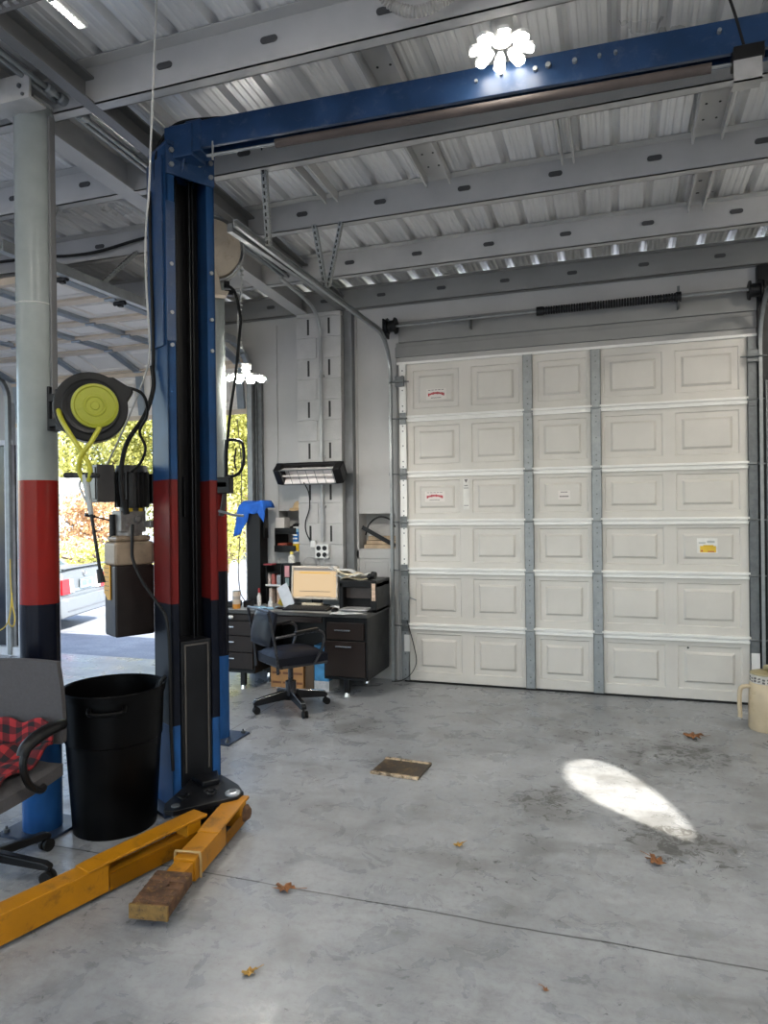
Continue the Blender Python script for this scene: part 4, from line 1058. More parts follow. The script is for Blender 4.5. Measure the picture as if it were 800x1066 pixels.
tag(b.build('black_straps', m_black), 'tangle of black straps beside the white carton', 'straps')
wp = thing('wipes_canister', (-3.10, 6.49, 1.27), 'blue and yellow wipes canister at the edge of the left recess', 'canister')
b = MB(); b.cyl((-3.105, 6.49, 1.262), (-3.105, 6.49, 1.49), .036, n=24); b.build('canister', bands('wipes print', [(1.33, (.72, .48, .03)), (1.35, (.8, .78, .7)), (1.45, (.03, .16, .45)), (9, (.25, .45, .62))], .4, .05, 0, 1.262), wp)
b = MB(); b.cyl((-3.105, 6.49, 1.49), (-3.105, 6.49, 1.512), .033, n=24); b.build('lid', m_white, wp, bev=.003)
b = MB()
for z in (1.385, 1.42): b.box(-3.13, -3.08, 6.4525, 6.4555, z, z + .014)
b.build('label_mark', m_white, wp)
b = MB(); b.box(-3.115, -3.06, 6.43, 6.58, 1.249, 1.262); tag(b.build('small_ledge', m_wall), 'small grey ledge under the wipes canister', 'ledge')
# right recess: boards and a dark strip
for k in range(3):
    b = MB(); b.box(-2.40 + .015 * k, -2.07, 6.57 + .02 * k, 6.74, 1.287 + k * .042, 1.287 + k * .042 + .038)
    tag(b.build('wooden_board', M('pale board', (.42, .31, .20), .6, var=.2, scale=12), bev=.003), ['bottom pale wooden board in the right recess', 'middle pale wooden board in the right recess', 'top pale wooden board in the right recess'][k], 'board', 'boards in the right recess')
b = MB(); b.bar((-2.42, 6.575, 1.50), (-2.07, 6.57, 1.315), .012, .04); tag(b.build('dark_strip', m_blacksteel), 'dark metal strip leaning across the boards in the right recess', 'metal strip')
b = MB(); b.tube([(-2.40, 6.62, 1.42), (-2.36, 6.62, 1.53), (-2.26, 6.62, 1.60), (-2.15, 6.62, 1.58), (-2.08, 6.6, 1.50)], .008, 8); tag(b.build('bent_hose', m_rubber), 'thin black hose curved over the boards in the right recess', 'hose')

# ------------------------------------------------------------------ steel desk
m_desk = M('dark brown desk enamel', (.017, .011, .009), .38, spec=.3, var=.15, scale=4)
m_deskside = M('black desk side', (.007, .007, .0075), .4, spec=.3, var=.15, scale=4)
desk = thing('office_desk', (-2.86, 6.15, 0), 'dark brown steel office desk with two drawer pedestals and a grey top', 'desk')
DXL, DXR, DYF, DYB = -3.62, -2.10, 5.80, 6.42
b = MB(); b.box(DXL, DXR, DYF - .01, DYB, .722, .742); b.build('desk_top', M('grey linoleum', (.30, .305, .30), .4, var=.12, scale=6, dirt=(.12, .12, .11), dirt_amt=.4), desk, bev=.004)
b = MB(); b.box(DXL - .004, DXR + .004, DYF - .016, DYF + .01, .715, .746); b.box(DXR - .012, DXR + .006, DYF - .014, DYB, .715, .746); b.box(DXL - .006, DXL + .012, DYF - .014, DYB, .715, .746); b.build('edge_trim', M('worn edge metal', (.07, .068, .066), .35, .5), desk, bev=.003)
def pedestal(x0, x1):
    b = MB(); b.box(x0, x1, DYF + .012, DYB, .155, .715); b.box(x0, x0 + .016, DYF - .002, DYF + .012, .155, .715); b.box(x1 - .016, x1, DYF - .002, DYF + .012, .155, .715); b.box(x0, x1, DYF - .002, DYF + .012, .155, .18)
    return b.build('pedestal', m_deskside, desk, bev=.004)
pl_ = pedestal(DXL, -3.215); pr_ = pedestal(-2.515, DXR)
b = MB(); b.box(-3.215, -2.515, DYB - .05, DYB - .03, .25, .715); b.build('back_panel', m_deskside, desk)
def drawer(x0, x1, z0, z1, hx, hz, w=.075):
    b = MB(); b.box(x0, x1, DYF - .014, DYF + .012, z0, z1); d = b.build('drawer', m_desk, desk, bev=.004)
    if hx is not None:
        h = MB(); h.box(hx - w, hx + w, DYF - .026, DYF - .014, hz - .006, hz + .006); h.build('drawer_handle', m_chrome, d, bev=.002)
    return d
drawer(-3.602, -3.233, .195, .345, -3.50, .29); drawer(-3.602, -3.233, .352, .502, -3.50, .445); drawer(-3.602, -3.233, .509, .640, -3.50, .588); 
d = drawer(-3.602, -3.233, .650, .705, None, 0); b = MB(); b.ball((-3.45, DYF - .03, .682), .022, 12, 1.3, .8, .8); b.build('drawer_knob', m_white, d)
drawer(-3.20, -2.53, .655, .705, None, 0)
drawer(-2.485, -2.13, .515, .665, -2.33, .60); drawer(-2.497, -2.118, .185, .500, -2.32, .455)
for x in (-3.36, -2.31):
    for y in (DYF + .04, DYB - .06):
        b = MB(); b.box(x - .025, x + .025, y - .02, y + .02, .03, .156); lg = b.build('leg', m_deskside, desk, bev=.003)
        b = MB(); b.cyl((x, y, 0), (x, y, .035), .028, .022, n=16); b.build('leveller', m_chrome, lg)
# under the desk
bx = thing('cardboard_box', (-3.0, 6.05, 0), 'orange-brown printed cardboard box under the desk', 'box')
m_card = M('orange brown card', (.40, .20, .07), .65, var=.12, scale=9)
b = MB(); b.box(-3.14, -2.80, 5.96, 6.2, 0, .30); b.build('carton', m_card, bx, bev=.004)
b = MB()
for k in range(3):
    for j in range(3): b.box(-3.12 + .11 * j, -3.03 + .11 * j, 5.957, 5.961, .04 + .09 * k, .06 + .09 * k)
b.build('print_line', M('dark brown ink', (.16, .06, .02), .6), bx)
b = MB(); b.box(-2.79, -2.70, 5.98, 6.2, 0, .33); tag(b.build('dark_carton', M('dark brown card', (.10, .06, .03), .6), bev=.003), 'narrow dark brown carton between the orange box and the blue box', 'box')
b2_ = thing('blue_box', (-2.60, 6.05, 0), 'tall blue and white box under the right end of the knee space', 'box')
b = MB(); b.box(-2.68, -2.535, 5.95, 6.2, .09, .42); b.build('carton', M('blue box', (.05, .22, .42), .5, var=.25, scale=12), b2_, bev=.003)
b = MB(); b.box(-2.682, -2.533, 5.948, 6.202, 0, .09); b.build('white_base', M('box white', (.5, .5, .5), .5, var=.15, scale=30), b2_)
# on the desk
mon = thing('monitor', (-2.76, 6.22, .742), 'lit beige monitor with a pale frame on the desk', 'monitor')
TM = Matrix.Translation((-2.76, 6.16, .98)) @ Matrix.Rotation(math.radians(-4), 4, 'X')
m_cream = M('cream plastic', (.56, .50, .42), .45, var=.04)
b = MB(TM)
w, h = .243, .158
for (x0, x1, z0, z1) in ((-w, -w + .018, -h, h), (w - .018, w, -h, h), (-w + .018, w - .018, h - .018, h), (-w + .018, w - .018, -h, -h + .02)): b.box(x0, x1, -.012, .03, z0, z1)
b.build('bezel', m_cream, mon, bev=.003)
b = MB(TM); b.box(-w + .01, w - .01, .012, .055, -h + .01, h - .01); b.build('back_shell', m_black, mon, bev=.008)
b = MB(TM); b.box(-w + .017, w - .017, .0, .006, -h + .018, h - .016); sc_ = b.build('screen', emis('screen glow', (.95, .66, .34), .13), mon)
b = MB(TM); b.box(-w + .02, w - .02, -.002, 0, h - .045, h - .02); b.build('title_bar', emis('screen grey', (.35, .32, .30), .08), sc_)
b = MB(TM); b.box(-.16, .16, -.002, 0, h - .072, h - .056); b.build('yellow_line', emis('screen yellow', (1.0, .55, .05), .13), sc_)
b = MB(TM); b.box(-.16, .16, -.002, 0, -.088, -.082); b.box(-.10, .17, -.002, 0, -.135, -.130); b.build('text_line', emis('screen dark', (.2, .14, .08), .05), sc_)
b = MB(); b.box(-2.81, -2.71, 6.19, 6.23, .755, .84); b.prism([(.13 * math.cos(a * PI / 12), .09 * math.sin(a * PI / 12)) for a in range(24)], .742, .757, Matrix.Translation((-2.76, 6.22, 0))); b.build('stand', m_black, mon, bev=.003)
kb = thing('keyboard', (-2.78, 5.99, .742), 'black keyboard in front of the monitor', 'keyboard')
TK = rotm((-2.76, 5.985, .742), math.radians(2))
b = MB(TK); b.prism([(-.075, 0), (.075, 0), (.075, .030), (-.075, .014)], -.225, .225, Matrix(((0, 0, 1, 0), (1, 0, 0, 0), (0, 1, 0, 0), (0, 0, 0, 1)))); b.build('keyboard_tray', m_black, kb, bev=.004)
b = MB(TK)
for r in range(5):
    for c in range(15): b.box(-.21 + c * .0275, -.187 + c * .0275, -.062 + r * .026, -.04 + r * .026, .014 + r * .0028, .023 + r * .0028)
b.build('key', M('key black', (.02, .02, .02), .5), kb, bev=.002)
b = MB(); b.box(-2.86, -2.66, 6.075, 6.125, .742, .790); tag(b.build('paper_pad', M('cream paper', (.62, .55, .40), .7)), 'cream note pad lying behind the keyboard', 'note pad')
ms = thing('computer_mouse', (-2.46, 5.94, .742), 'black computer mouse left of the loose papers', 'mouse')
b = MB(); b.ball((-2.46, 5.93, .755), .034, 16, .9, 1.5, .75); b.build('mouse_body', m_black, ms)
b = MB(); b.tube([(-2.46, 5.98, .76), (-2.48, 6.05, .75), (-2.52, 6.12, .747)], .003, 6); b.build('mouse_cord', m_black, ms)
for k, (x0, y0, w, d, a, lb) in enumerate(((-2.36, 5.86, .19, .20, .2, 'loose white sheet on the desk in front of the printer'), (-2.26, 5.88, .20, .16, -.35, 'second loose white sheet overlapping on the desk right of the mouse'), (-2.50, 6.10, .14, .10, .4, 'small crumpled white paper between monitor and printer'))):
    b = MB(rotm((x0, y0, .744 + .003 * k), a)); n = 6
    G = [[b.v((-w / 2 + w * i / n, -d / 2 + d * j / n, .003 * math.sin(i * 1.3 + j) * (4 if k == 2 else 1) + (.012 if k == 2 else .003))) for j in range(n + 1)] for i in range(n + 1)]
    for i in range(n):
        for j in range(n): b.f([G[i][j], G[i + 1][j], G[i + 1][j + 1], G[i][j + 1]])
    tag(b.build('paper_sheet', M('white paper', (.66, .67, .66), .7, var=.05), solid=.001), lb, 'paper', 'loose papers on the desk')
pr = thing('printer', (-2.24, 6.14, .742), 'black desktop printer at the right end of the desk under a heap of papers', 'printer')
b = MB(); b.box(-2.425, -2.385, 5.95, 6.34, .742, 1.01); b.box(-2.12, -2.06, 5.95, 6.34, .742, 1.01); b.box(-2.425, -2.06, 5.95, 6.34, .965, 1.03); b.box(-2.40, -2.08, 6.06, 6.34, .742, .97); b.box(-2.425, -2.06, 5.95, 6.34, .742, .772); b.build('printer_case', m_black, pr, bev=.006)
b = MB(); b.box(-2.385, -2.12, 6.03, 6.06, .86, .96); b.build('inner_panel', M('brown grey plastic', (.075, .06, .055), .4), pr, bev=.003)
b = MB(); b.box(-2.39, -2.13, 5.86, 6.05, .765, .778); b.build('output_tray', M('tray light grey', (.35, .35, .35), .45), pr, bev=.003)
b = MB(); b.box(-2.105, -2.07, 5.945, 5.952, .85, 1.005); b.build('bright_strip', M('tan strip', (.62, .45, .33), .35, var=.3, scale=30), pr)
b = MB(); b.box(-2.06, -1.99, 6.0, 6.36, .80, 1.06); b.build('paper_feeder', m_black, pr, bev=.006) if False else b.bm.free()
random.seed(3)
for k in range(4):
    w, d = .27, .22
    b = MB(Matrix.Translation((-2.30 - .05 * k, 6.10 + .02 * k, 1.036 + .022 * k)) @ Matrix.Rotation([.2, -.5, .6, .15][k], 4, 'Z') @ Matrix.Rotation([.02, -.05, .16, .22][k], 4, 'Y')); n = 8
    G = [[b.v((-w / 2 + w * i / n, -d / 2 + d * j / n, .012 * math.sin(i * .9 + k) + .008 * math.cos(j * 1.4 + k * 2))) for j in range(n + 1)] for i in range(n + 1)]
    for i in range(n):
        for j in range(n): b.f([G[i][j], G[i + 1][j], G[i + 1][j + 1], G[i][j + 1]])
    tag(b.build('paper_sheaf', [M('cream paper', (.62, .55, .40), .7), MATS['white paper']][k % 2], solid=.006), ['lowest cream sheaf of papers on the printer', 'white sheaf of papers second from the bottom on the printer', 'curled cream sheaf third from the bottom on the printer', 'topmost curled white sheaf of papers on the printer, drooping to the monitor'][k], 'papers', 'papers on the printer')
b = MB(); b.cyl((-2.13, 6.02, 1.075), (-2.09, 6.02, 1.07), .035, n=16); b.ball((-2.15, 6.03, 1.06), .03, 10); tag(b.build('tape_roll', m_black), 'small black tape roll on the right end of the printer', 'tape roll')
# desk organiser
og = thing('desk_organiser', (-3.2, 6.33, .742), 'black desk organiser with shelves left of the monitor', 'organiser')
b = MB(); b.box(-3.335, -3.325, 6.25, 6.42, .742, 1.14); b.box(-3.155, -3.145, 6.22, 6.42, .742, 1.145); b.box(-3.335, -3.15, 6.25, 6.42, .925, .935); b.box(-3.335, -3.15, 6.25, 6.42, 1.055, 1.062); b.box(-3.335, -3.15, 6.41, 6.42, .742, 1.14); b.box(-3.145, -3.03, 6.24, 6.42, .86, 1.155); b.build('organiser_frame', m_black, og, bev=.003)
b = MB(); b.box(-3.335, -3.15, 6.243, 6.251, .925, .942); b.build('shelf_edge', m_white, og)
b = MB(); b.box(-3.335, -3.24, 6.20, 6.30, 1.135, 1.15); tag(b.build('red_tool', M('dark red plastic', (.28, .03, .04), .45), bev=.004), 'dark red tool lying on top of the organiser', 'tool')
for k, (x, z0, hh, w, col, lb) in enumerate(((-3.31, .936, .115, .03, (.5, .42, .38), 'pale packet upright on the upper organiser shelf, leftmost'), (-3.265, .936, .11, .035, (.45, .12, .10), 'red and white packet in the middle of the upper organiser shelf'), (-3.20, .936, .10, .05, (.30, .32, .34), 'grey packet on the right of the upper organiser shelf'), (-3.295, .744, .16, .035, (.60, .50, .44), 'cream card upright in the lower organiser bay'), (-3.20, .744, .17, .05, (.62, .42, .30), 'tan glove-like pouch in the lower organiser bay'))):
    b = MB(); b.box(x - w / 2, x + w / 2, 6.27, 6.36, z0, z0 + hh); tag(b.build('small_packet', M('packet %d' % k, col, .5, var=.3, scale=40), bev=.006), lb, 'packet', 'packets in the organiser')
b = MB(); b.box(-3.115, -3.065, 6.232, 6.239, 1.02, 1.13); b.build('pink_note', M('pink note', (.55, .25, .27), .6), og)
b = MB(); b.box(-3.11, -3.07, 6.232, 6.239, .93, 1.01); b.build('teal_note', M('grey teal', (.2, .28, .28), .6), og)
for (nm, x, y, z, r, h, body, lidc, lb) in (('spray_bottle', -3.345, 6.13, .742, .021, .13, (.62, .60, .58), (.45, .03, .03), 'small white bottle with a red cap left on the desk'), ('white_bottle', -3.185, 6.06, .742, .022, .075, (.66, .65, .62), (.6, .6, .58), 'short white bottle in front of the organiser'), ('glue_bottle', -3.085, 6.33, 1.155, .034, .085, (.66, .65, .60), (.70, .58, .12), 'white bottle with a yellow lid on top of the organiser')):
    o = thing(nm, (x, y, z), lb, 'bottle')
    b = MB(); b.lathe([(0, 0), (r, 0), (r, h * .72), (r * .6, h * .85), (r * .45, h)], (x, y, z), n=18); b.build('bottle_body', M(nm + ' body', body, .4, var=.2, scale=50), o)
    b = MB(); b.cyl((x, y, z + h), (x, y, z + h + h * .32), r * .55, r * .45, n=14); b.build('cap', M(nm + ' cap', lidc, .4), o)
jc = thing('drink_carton', (-3.475, 5.90, .742), 'pale and orange printed can at the left end of the desk', 'can')
b = MB(); b.cyl((-3.475, 5.92, .742), (-3.475, 5.92, .905), .038, n=20); b.build('can_body', bands('can print', [(.785, (.55, .23, .04)), (.83, (.55, .45, .35)), (.86, (.36, .33, .30)), (9, (.60, .50, .40))], .4, .1, .5, 0.742), jc)
b = MB(); b.cyl((-3.475, 5.92, .905), (-3.475, 5.92, .912), .034, n=20); b.build('can_lid', m_galv, jc)
b = MB(); b.box(-3.60, -3.515, 5.95, 6.10, .742, .80); b.box(-3.44, -3.38, 5.98, 6.1, .742, .81); tag(b.build('black_case', m_black, bev=.01), 'low black case at the left end of the desk', 'case')
b = MB(); b.ball((-3.03, 5.97, .752), .045, 12, 1.2, .7, .25); tag(b.build('flat_tin', m_black), 'flat black tin left of the keyboard', 'tin')
b = MB(Matrix.Translation((-3.055, 6.12, .86)) @ Matrix.Rotation(-.5, 4, 'Y') @ Matrix.Rotation(-.2, 4, 'X')); b.box(-.06, .06, -.003, .003, -.12, .10); tag(b.build('leaning_card', M('grey white card', (.52, .54, .57), .5)), 'grey-white card leaning against the left side of the monitor', 'card')
b = MB(Matrix.Translation((-3.12, 6.19, .825)) @ Matrix.Rotation(.35, 4, 'Y')); b.prism([(-.03, -.08), (.03, -.08), (.0, .09)], -.004, .004, Matrix(((1, 0, 0, 0), (0, 0, 1, 0), (0, 1, 0, 0), (0, 0, 0, 1)))); tag(b.build('yellow_card', M('yellow card', (.60, .44, .03), .5)), 'yellow triangular card beside the organiser', 'card')
b = MB()
for k in range(9): b.ball((-3.33 + .03 * k + .02 * random.random(), 5.90 + .12 * random.random(), .752), .025, 8, 1.4, 1, .4)
tag(b.build('shop_wipes', M('pale blue wipe', (.25, .42, .55), .8)), 'crumpled pale blue wipes on the desk above the chair back', 'wipes')
b = MB(); b.tube([(-2.95, 6.3, 1.10), (-2.93, 6.3, 1.19), (-2.88, 6.32, 1.215), (-2.84, 6.34, 1.19), (-2.83, 6.36, 1.12)], .006, 8); b.tube([(-2.74, 6.3, 1.08), (-2.735, 6.32, 1.18), (-2.70, 6.34, 1.235), (-2.69, 6.36, 1.26)], .006, 8); tag(b.build('monitor_cables', M('grey cable', (.35, .35, .35), .5)), 'grey cables looping above the monitor', 'cable')
# tall black case with a blue cloth
tc_ = thing('upright_case', (-3.44, 6.27, .742), 'tall narrow black case standing on the desk under a blue cloth', 'case')
b = MB(); b.box(-3.515, -3.365, 6.20, 6.36, .742, 1.76); b.build('case_shell', m_black, tc_, bev=.006)
b = MB(); b.box(-3.525, -3.517, 6.20, 6.22, .75, 1.55); b.build('edge_strip', MATS['white jamb paint'], tc_)
b = MB(); b.box(-3.36, -3.345, 6.25, 6.34, 1.40, 1.70); b.build('side_handle', m_black, tc_, bev=.004)
def cloth():
    b = MB(); n, m = 18, 14; G = []
    def bottom(u):
        if u < .30: return 1.42 + .10 * u
        if u < .46: return 1.45 + (u - .30) / .16 * .21
        if u < .80: return 1.665 - .02 * math.sin((u - .46) * 9)
        return 1.66 - (u - .80) / .2 * .10
    for i in range(n + 1):
        u = i / n; row = []
        for j in range(m + 1):
            v = j / m
            x = -3.60 + .305 * u; top = 1.775 - .05 * max(0, (.2 - u) / .2) ** 2 - .07 * max(0, (u - .85) / .15) ** 2
            if v < .25: y = 6.38 - .19 * (v / .25); z = top + .004 * math.sin(9 * u)
            else:
                k = (v - .25) / .75; z = top + (bottom(u) - top) * k; y = 6.19 - .025 * min(1, k * 4) - .010 * math.sin(u * 21 + k * 2) * k
                x += (-.03 * k if u < .35 else 0) + .012 * math.sin(k * 5) * k
            row.append(b.v((x, y, z)))
        G.append(row)
    for i in range(n):
        for j in range(m): b.f([G[i][j], G[i + 1][j], G[i + 1][j + 1], G[i][j + 1]])
    return b
tag(cloth().build('blue_cloth', M('blue microfibre', (.012, .12, .55), .8, var=.12, scale=14), solid=.006, angle=80), 'bright blue cloth draped over the tall black case', 'cloth')
b = MB(); b.tube([(-3.70, 6.36, 2.62), (-3.69, 6.4, 2.3), (-3.68, 6.4, 2.0), (-3.70, 6.4, 1.5), (-3.72, 6.38, 1.1), (-3.69, 6.36, .85), (-3.64, 6.36, .76)], .005, 6)
tag(b.build('pull_cord', M('thin dark cord', (.10, .09, .08), .7)), 'thin pull cord hanging from the raised door beside the jamb', 'pull cord')

# ------------------------------------------------------------------ desk chair
DCH = Vector((-2.62, 5.33, 0)); phi = math.radians(52)
TD = rotm(DCH, phi)      # local +x = the way the chair faces
dc = thing('desk_chair', tuple(DCH), 'navy vinyl swivel armchair on a four-legged base in front of the desk', 'office chair')
m_vinyl = M('navy vinyl', (.005, .006, .012), .45, var=.1, spec=.22)
m_frame = M('dark metal frame', (.05, .05, .055), .3, .6)
def cushion(b, x0, x1, y0, y1, z0, z1, dome):
    n = 10; top = []; bot = []
    for i in range(n + 1):
        ra = []; rb = []
        for j in range(n + 1):
            u, v = i / n * 2 - 1, j / n * 2 - 1; e = (1 - abs(u) ** 6) * (1 - abs(v) ** 6)
            x, y = (x0 + x1) / 2 + u * (x1 - x0) / 2 * (1 - .05 * v * v), (y0 + y1) / 2 + v * (y1 - y0) / 2 * (1 - .05 * u * u)
            ra.append(b.v((x, y, z1 - .03 + .03 * e + dome * (1 - u * u) * (1 - v * v)))); rb.append(b.v((x, y, z0)))
        top.append(ra); bot.append(rb)
    for i in range(n):
        for j in range(n):
            b.f([top[i][j], top[i + 1][j], top[i + 1][j + 1], top[i][j + 1]]); b.f([bot[i][j], bot[i][j + 1], bot[i + 1][j + 1], bot[i + 1][j]])
    for i in range(n):
        b.f([top[i][0], bot[i][0], bot[i + 1][0], top[i + 1][0]]); b.f([top[i][n], top[i + 1][n], bot[i + 1][n], bot[i][n]])
        b.f([top[0][i], top[0][i + 1], bot[0][i + 1], bot[0][i]]); b.f([top[n][i], bot[n][i], bot[n][i + 1], top[n][i + 1]])
b = MB(TD); cushion(b, -.22, .25, -.23, .23, .42, .51, .02); b.build('seat', m_vinyl, dc, angle=50)
b = MB(TD); b.box(-.20, .24, -.22, .22, .395, .42); b.build('seat_pan', m_frame, dc, bev=.01)
TB_ = TD @ Matrix.Translation((-.25, 0, .72)) @ Matrix.Rotation(math.radians(-78), 4, 'Y')
b = MB(TB_); cushion(b, -.15, .14, -.195, .195, -.025, .03, .012); b.build('backrest', m_vinyl, dc, angle=50)
for sgn in (-1, 1):
    b = MB(TD); b.tube([(-.215, sgn * .215, .36), (-.225, sgn * .215, .50), (-.255, sgn * .21, .68), (-.29, sgn * .205, .86)], .013, 8); b.build('back_post', m_frame, dc)
    b = MB(TD); b.tube([(-.245, sgn * .235, .655), (-.1, sgn * .25, .67), (.06, sgn * .255, .685), (.15, sgn * .255, .675), (.185, sgn * .253, .62), (.16, sgn * .25, .52), (.10, sgn * .235, .41)], .013, 8); ar = b.build('arm_frame', m_frame, dc)
    b = MB(TD); b.bar((-.08, sgn * .253, .685), (.13, sgn * .258, .70), .045, .022); b.build('arm_pad', m_black, ar, bev=.008)
b = MB(TD); b.tube([(-.285, -.21, .865), (-.29, 0, .868), (-.285, .21, .865)], .012, 8); b.build('top_rail', m_frame, dc)
b = MB(TD); b.cyl((0, 0, .20), (0, 0, .40), .022, n=16); b.cyl((0, 0, .12), (0, 0, .24), .045, n=18); b.cyl((0, 0, .36), (0, 0, .40), .07, .10, n=18); b.build('column', m_frame, dc)
for k in range(4):
    a = math.radians(45 + 90 * k) - phi; d = Vector((math.cos(a), math.sin(a), 0))
    b = MB(TD); t = Matrix.Rotation(a, 4, 'Z'); b.prism([(0, .075), (.0, .16), (.06, .16), (.30, .115), (.325, .10), (.325, .075), (.29, .07), (.06, .09)], -.022, .022, t @ SIDE); lg = b.build('leg', m_blacksteel, dc, bev=.006)
    b = MB(TD); b.bar(d * .06 + Vector((0, 0, .163)), d * .31 + Vector((0, 0, .118)), .036, .006); b.build('chrome_strip', m_chrome, lg, bev=.002)
    p = d * .31; s_ = Vector((-d.y, d.x, 0))
    b = MB(TD)
    for q in (-.014, .014): b.cyl(p + s_ * (q - .007) + Vector((.012, 0, .029)), p + s_ * (q + .007) + Vector((.012, 0, .029)), .029, n=18)
    b.cyl(p + Vector((0, 0, .05)), p + Vector((0, 0, .085)), .010, n=10); b.build('caster', m_rubber, lg)

# ------------------------------------------------------------------ foreground chair at the left edge
FCH = Vector((-2.745, 2.46, 0)); fphi = math.radians(-80)
TF = rotm(FCH, fphi)
fc = thing('task_chair', tuple(FCH), 'grey fabric task chair with black arms at the left picture edge', 'office chair')
m_fab = M('grey fabric', (.075, .072, .076), .85, var=.1, scale=60, bump=.3, bscale=400, dirt=(.05, .03, .03), dirt_amt=.4)
b = MB(TF); cushion(b, -.23, .25, -.24, .24, .40, .485, .012); b.build('seat', m_fab, fc, angle=50)
TBk = TF @ Matrix.Translation((-.235, 0, .74)) @ Matrix.Rotation(math.radians(-84), 4, 'Y')
b = MB(TBk); cushion(b, -.20, .225, -.235, .235, -.03, .03, .008); b.build('backrest', m_fab, fc, angle=50)
b = MB(TF); b.box(-.29, -.265, -.03, .03, .36, .80); b.box(-.28, .05, -.03, .03, .36, .39); b.build('back_spine', m_black, fc, bev=.006)
for sgn in (-1, 1):
    b = MB(TF); b.tube([(-.13, sgn * .285, .675), (-.04, sgn * .295, .685), (.06, sgn * .295, .68), (.13, sgn * .285, .655), (.15, sgn * .28, .62)], lambda t: .026 + .004 * math.sin(t * PI), 12); ap = b.build('arm_pad', m_black, fc)
    b = MB(TF); b.tube([(.13, sgn * .285, .66), (.155, sgn * .285, .58), (.12, sgn * .285, .49), (.03, sgn * .275, .425), (-.05, sgn * .23, .41), (-.05, sgn * .1, .395)], .016, 10); b.build('arm_loop', m_black, ap)
b = MB(TF); b.cyl((0, 0, .08), (0, 0, .24), .028, n=16); b.cyl((0, 0, .2), (0, 0, .39), .016, n=14); b.box(-.1, .1, -.08, .08, .37, .40); b.build('column', m_black, fc)
for k in range(5):
    a = math.radians(9 + 72 * k) - fphi; d = Vector((math.cos(a), math.sin(a), 0))
    b = MB(TF); t = Matrix.Rotation(a, 4, 'Z'); b.prism([(0, .075), (0, .125), (.05, .125), (.28, .095), (.31, .08), (.31, .06), (.27, .06), (.05, .08)], -.02, .02, t @ SIDE); lg = b.build('leg', m_black, fc, bev=.008)
    p = d * .30; s_ = Vector((-d.y, d.x, 0)); b = MB(TF)
    for q in (-.015, .015): b.cyl(p + s_ * (q - .008) + Vector((.01, 0, .03)), p + s_ * (q + .008) + Vector((.01, 0, .03)), .030, n=18)
    b.cyl(p + Vector((0, 0, .04)), p + Vector((0, 0, .07)), .012, n=10); b.build('caster', m_rubber, lg)
def plaid_mat():
    m, nt, b = nt_new('red black plaid'); L = nt.links.new
    tc = N(nt, 'UVMap'); sep = N(nt, 'SeparateXYZ'); L(tc.outputs[0], sep.inputs[0])
    def stripe(v): return math_(nt, 'GREATER_THAN', math_(nt, 'FRACT', math_(nt, 'MULTIPLY', v, 1.0)), .5)
    a, c = stripe(sep.outputs[0]), stripe(sep.outputs[1])
    s = math_(nt, 'ADD', a, c)
    c1 = mixc(nt, math_(nt, 'GREATER_THAN', s, .5), (.30, .018, .022), (.10, .008, .012))
    c2 = mixc(nt, math_(nt, 'GREATER_THAN', s, 1.5), c1, (.010, .009, .012))
    L(c2, b.inputs['Base Color']); b.inputs['Roughness'].default_value = .9
    return m
def shirt():
    n, m = 26, 26; vs = []; fs = []; uv = []
    import random as R; R.seed(5)
    for i in range(n + 1):
        for j in range(m + 1):
            u, v = i / n, j / m
            y = -.21 + .42 * u                                  # across the seat
            s = v * .62                                         # along: front of the seat to up the backrest
            if s < .40: x = .23 - s; z = .505
            else: x = -.165 - (s - .40) * .06; z = .505 + (s - .40) * .75
            z += .022 * math.sin(7 * u + 3 * v) * math.cos(9 * v - 2 * u) + .012 * math.sin(15 * u - 11 * v) + .05 * math.exp(-((s - .36) / .08) ** 2) * (1 + .4 * math.sin(8 * u)) 
            x += .02 * math.sin(9 * u) * (1 if s < .1 else .3)
            if s < .05: z -= (.05 - s) * 1.6
            vs.append(tuple(TF @ Vector((x, y, z)))); uv.append((u * 6 + .3 * v, v * 8.5))
    for i in range(n):
        for j in range(m):
            a = i * (m + 1) + j; fs.append((a, a + m + 1, a + m + 2, a + 1))
    me = bpy.data.meshes.new('plaid_shirt'); me.from_pydata(vs, [], fs)
    ul = me.uv_layers.new(name='UVMap')
    for p in me.polygons:
        p.use_smooth = True
        for li in p.loop_indices: ul.data[li].uv = uv[me.loops[li].vertex_index]
    me.materials.append(plaid_mat()); o = bpy.data.objects.new('plaid_shirt', me); C.objects.link(o)
    md = o.modifiers.new('sol', 'SOLIDIFY'); md.thickness = .012; md.offset = 1
    return o
tag(shirt(), 'red and black plaid shirt heaped on the seat of the grey task chair', 'shirt')

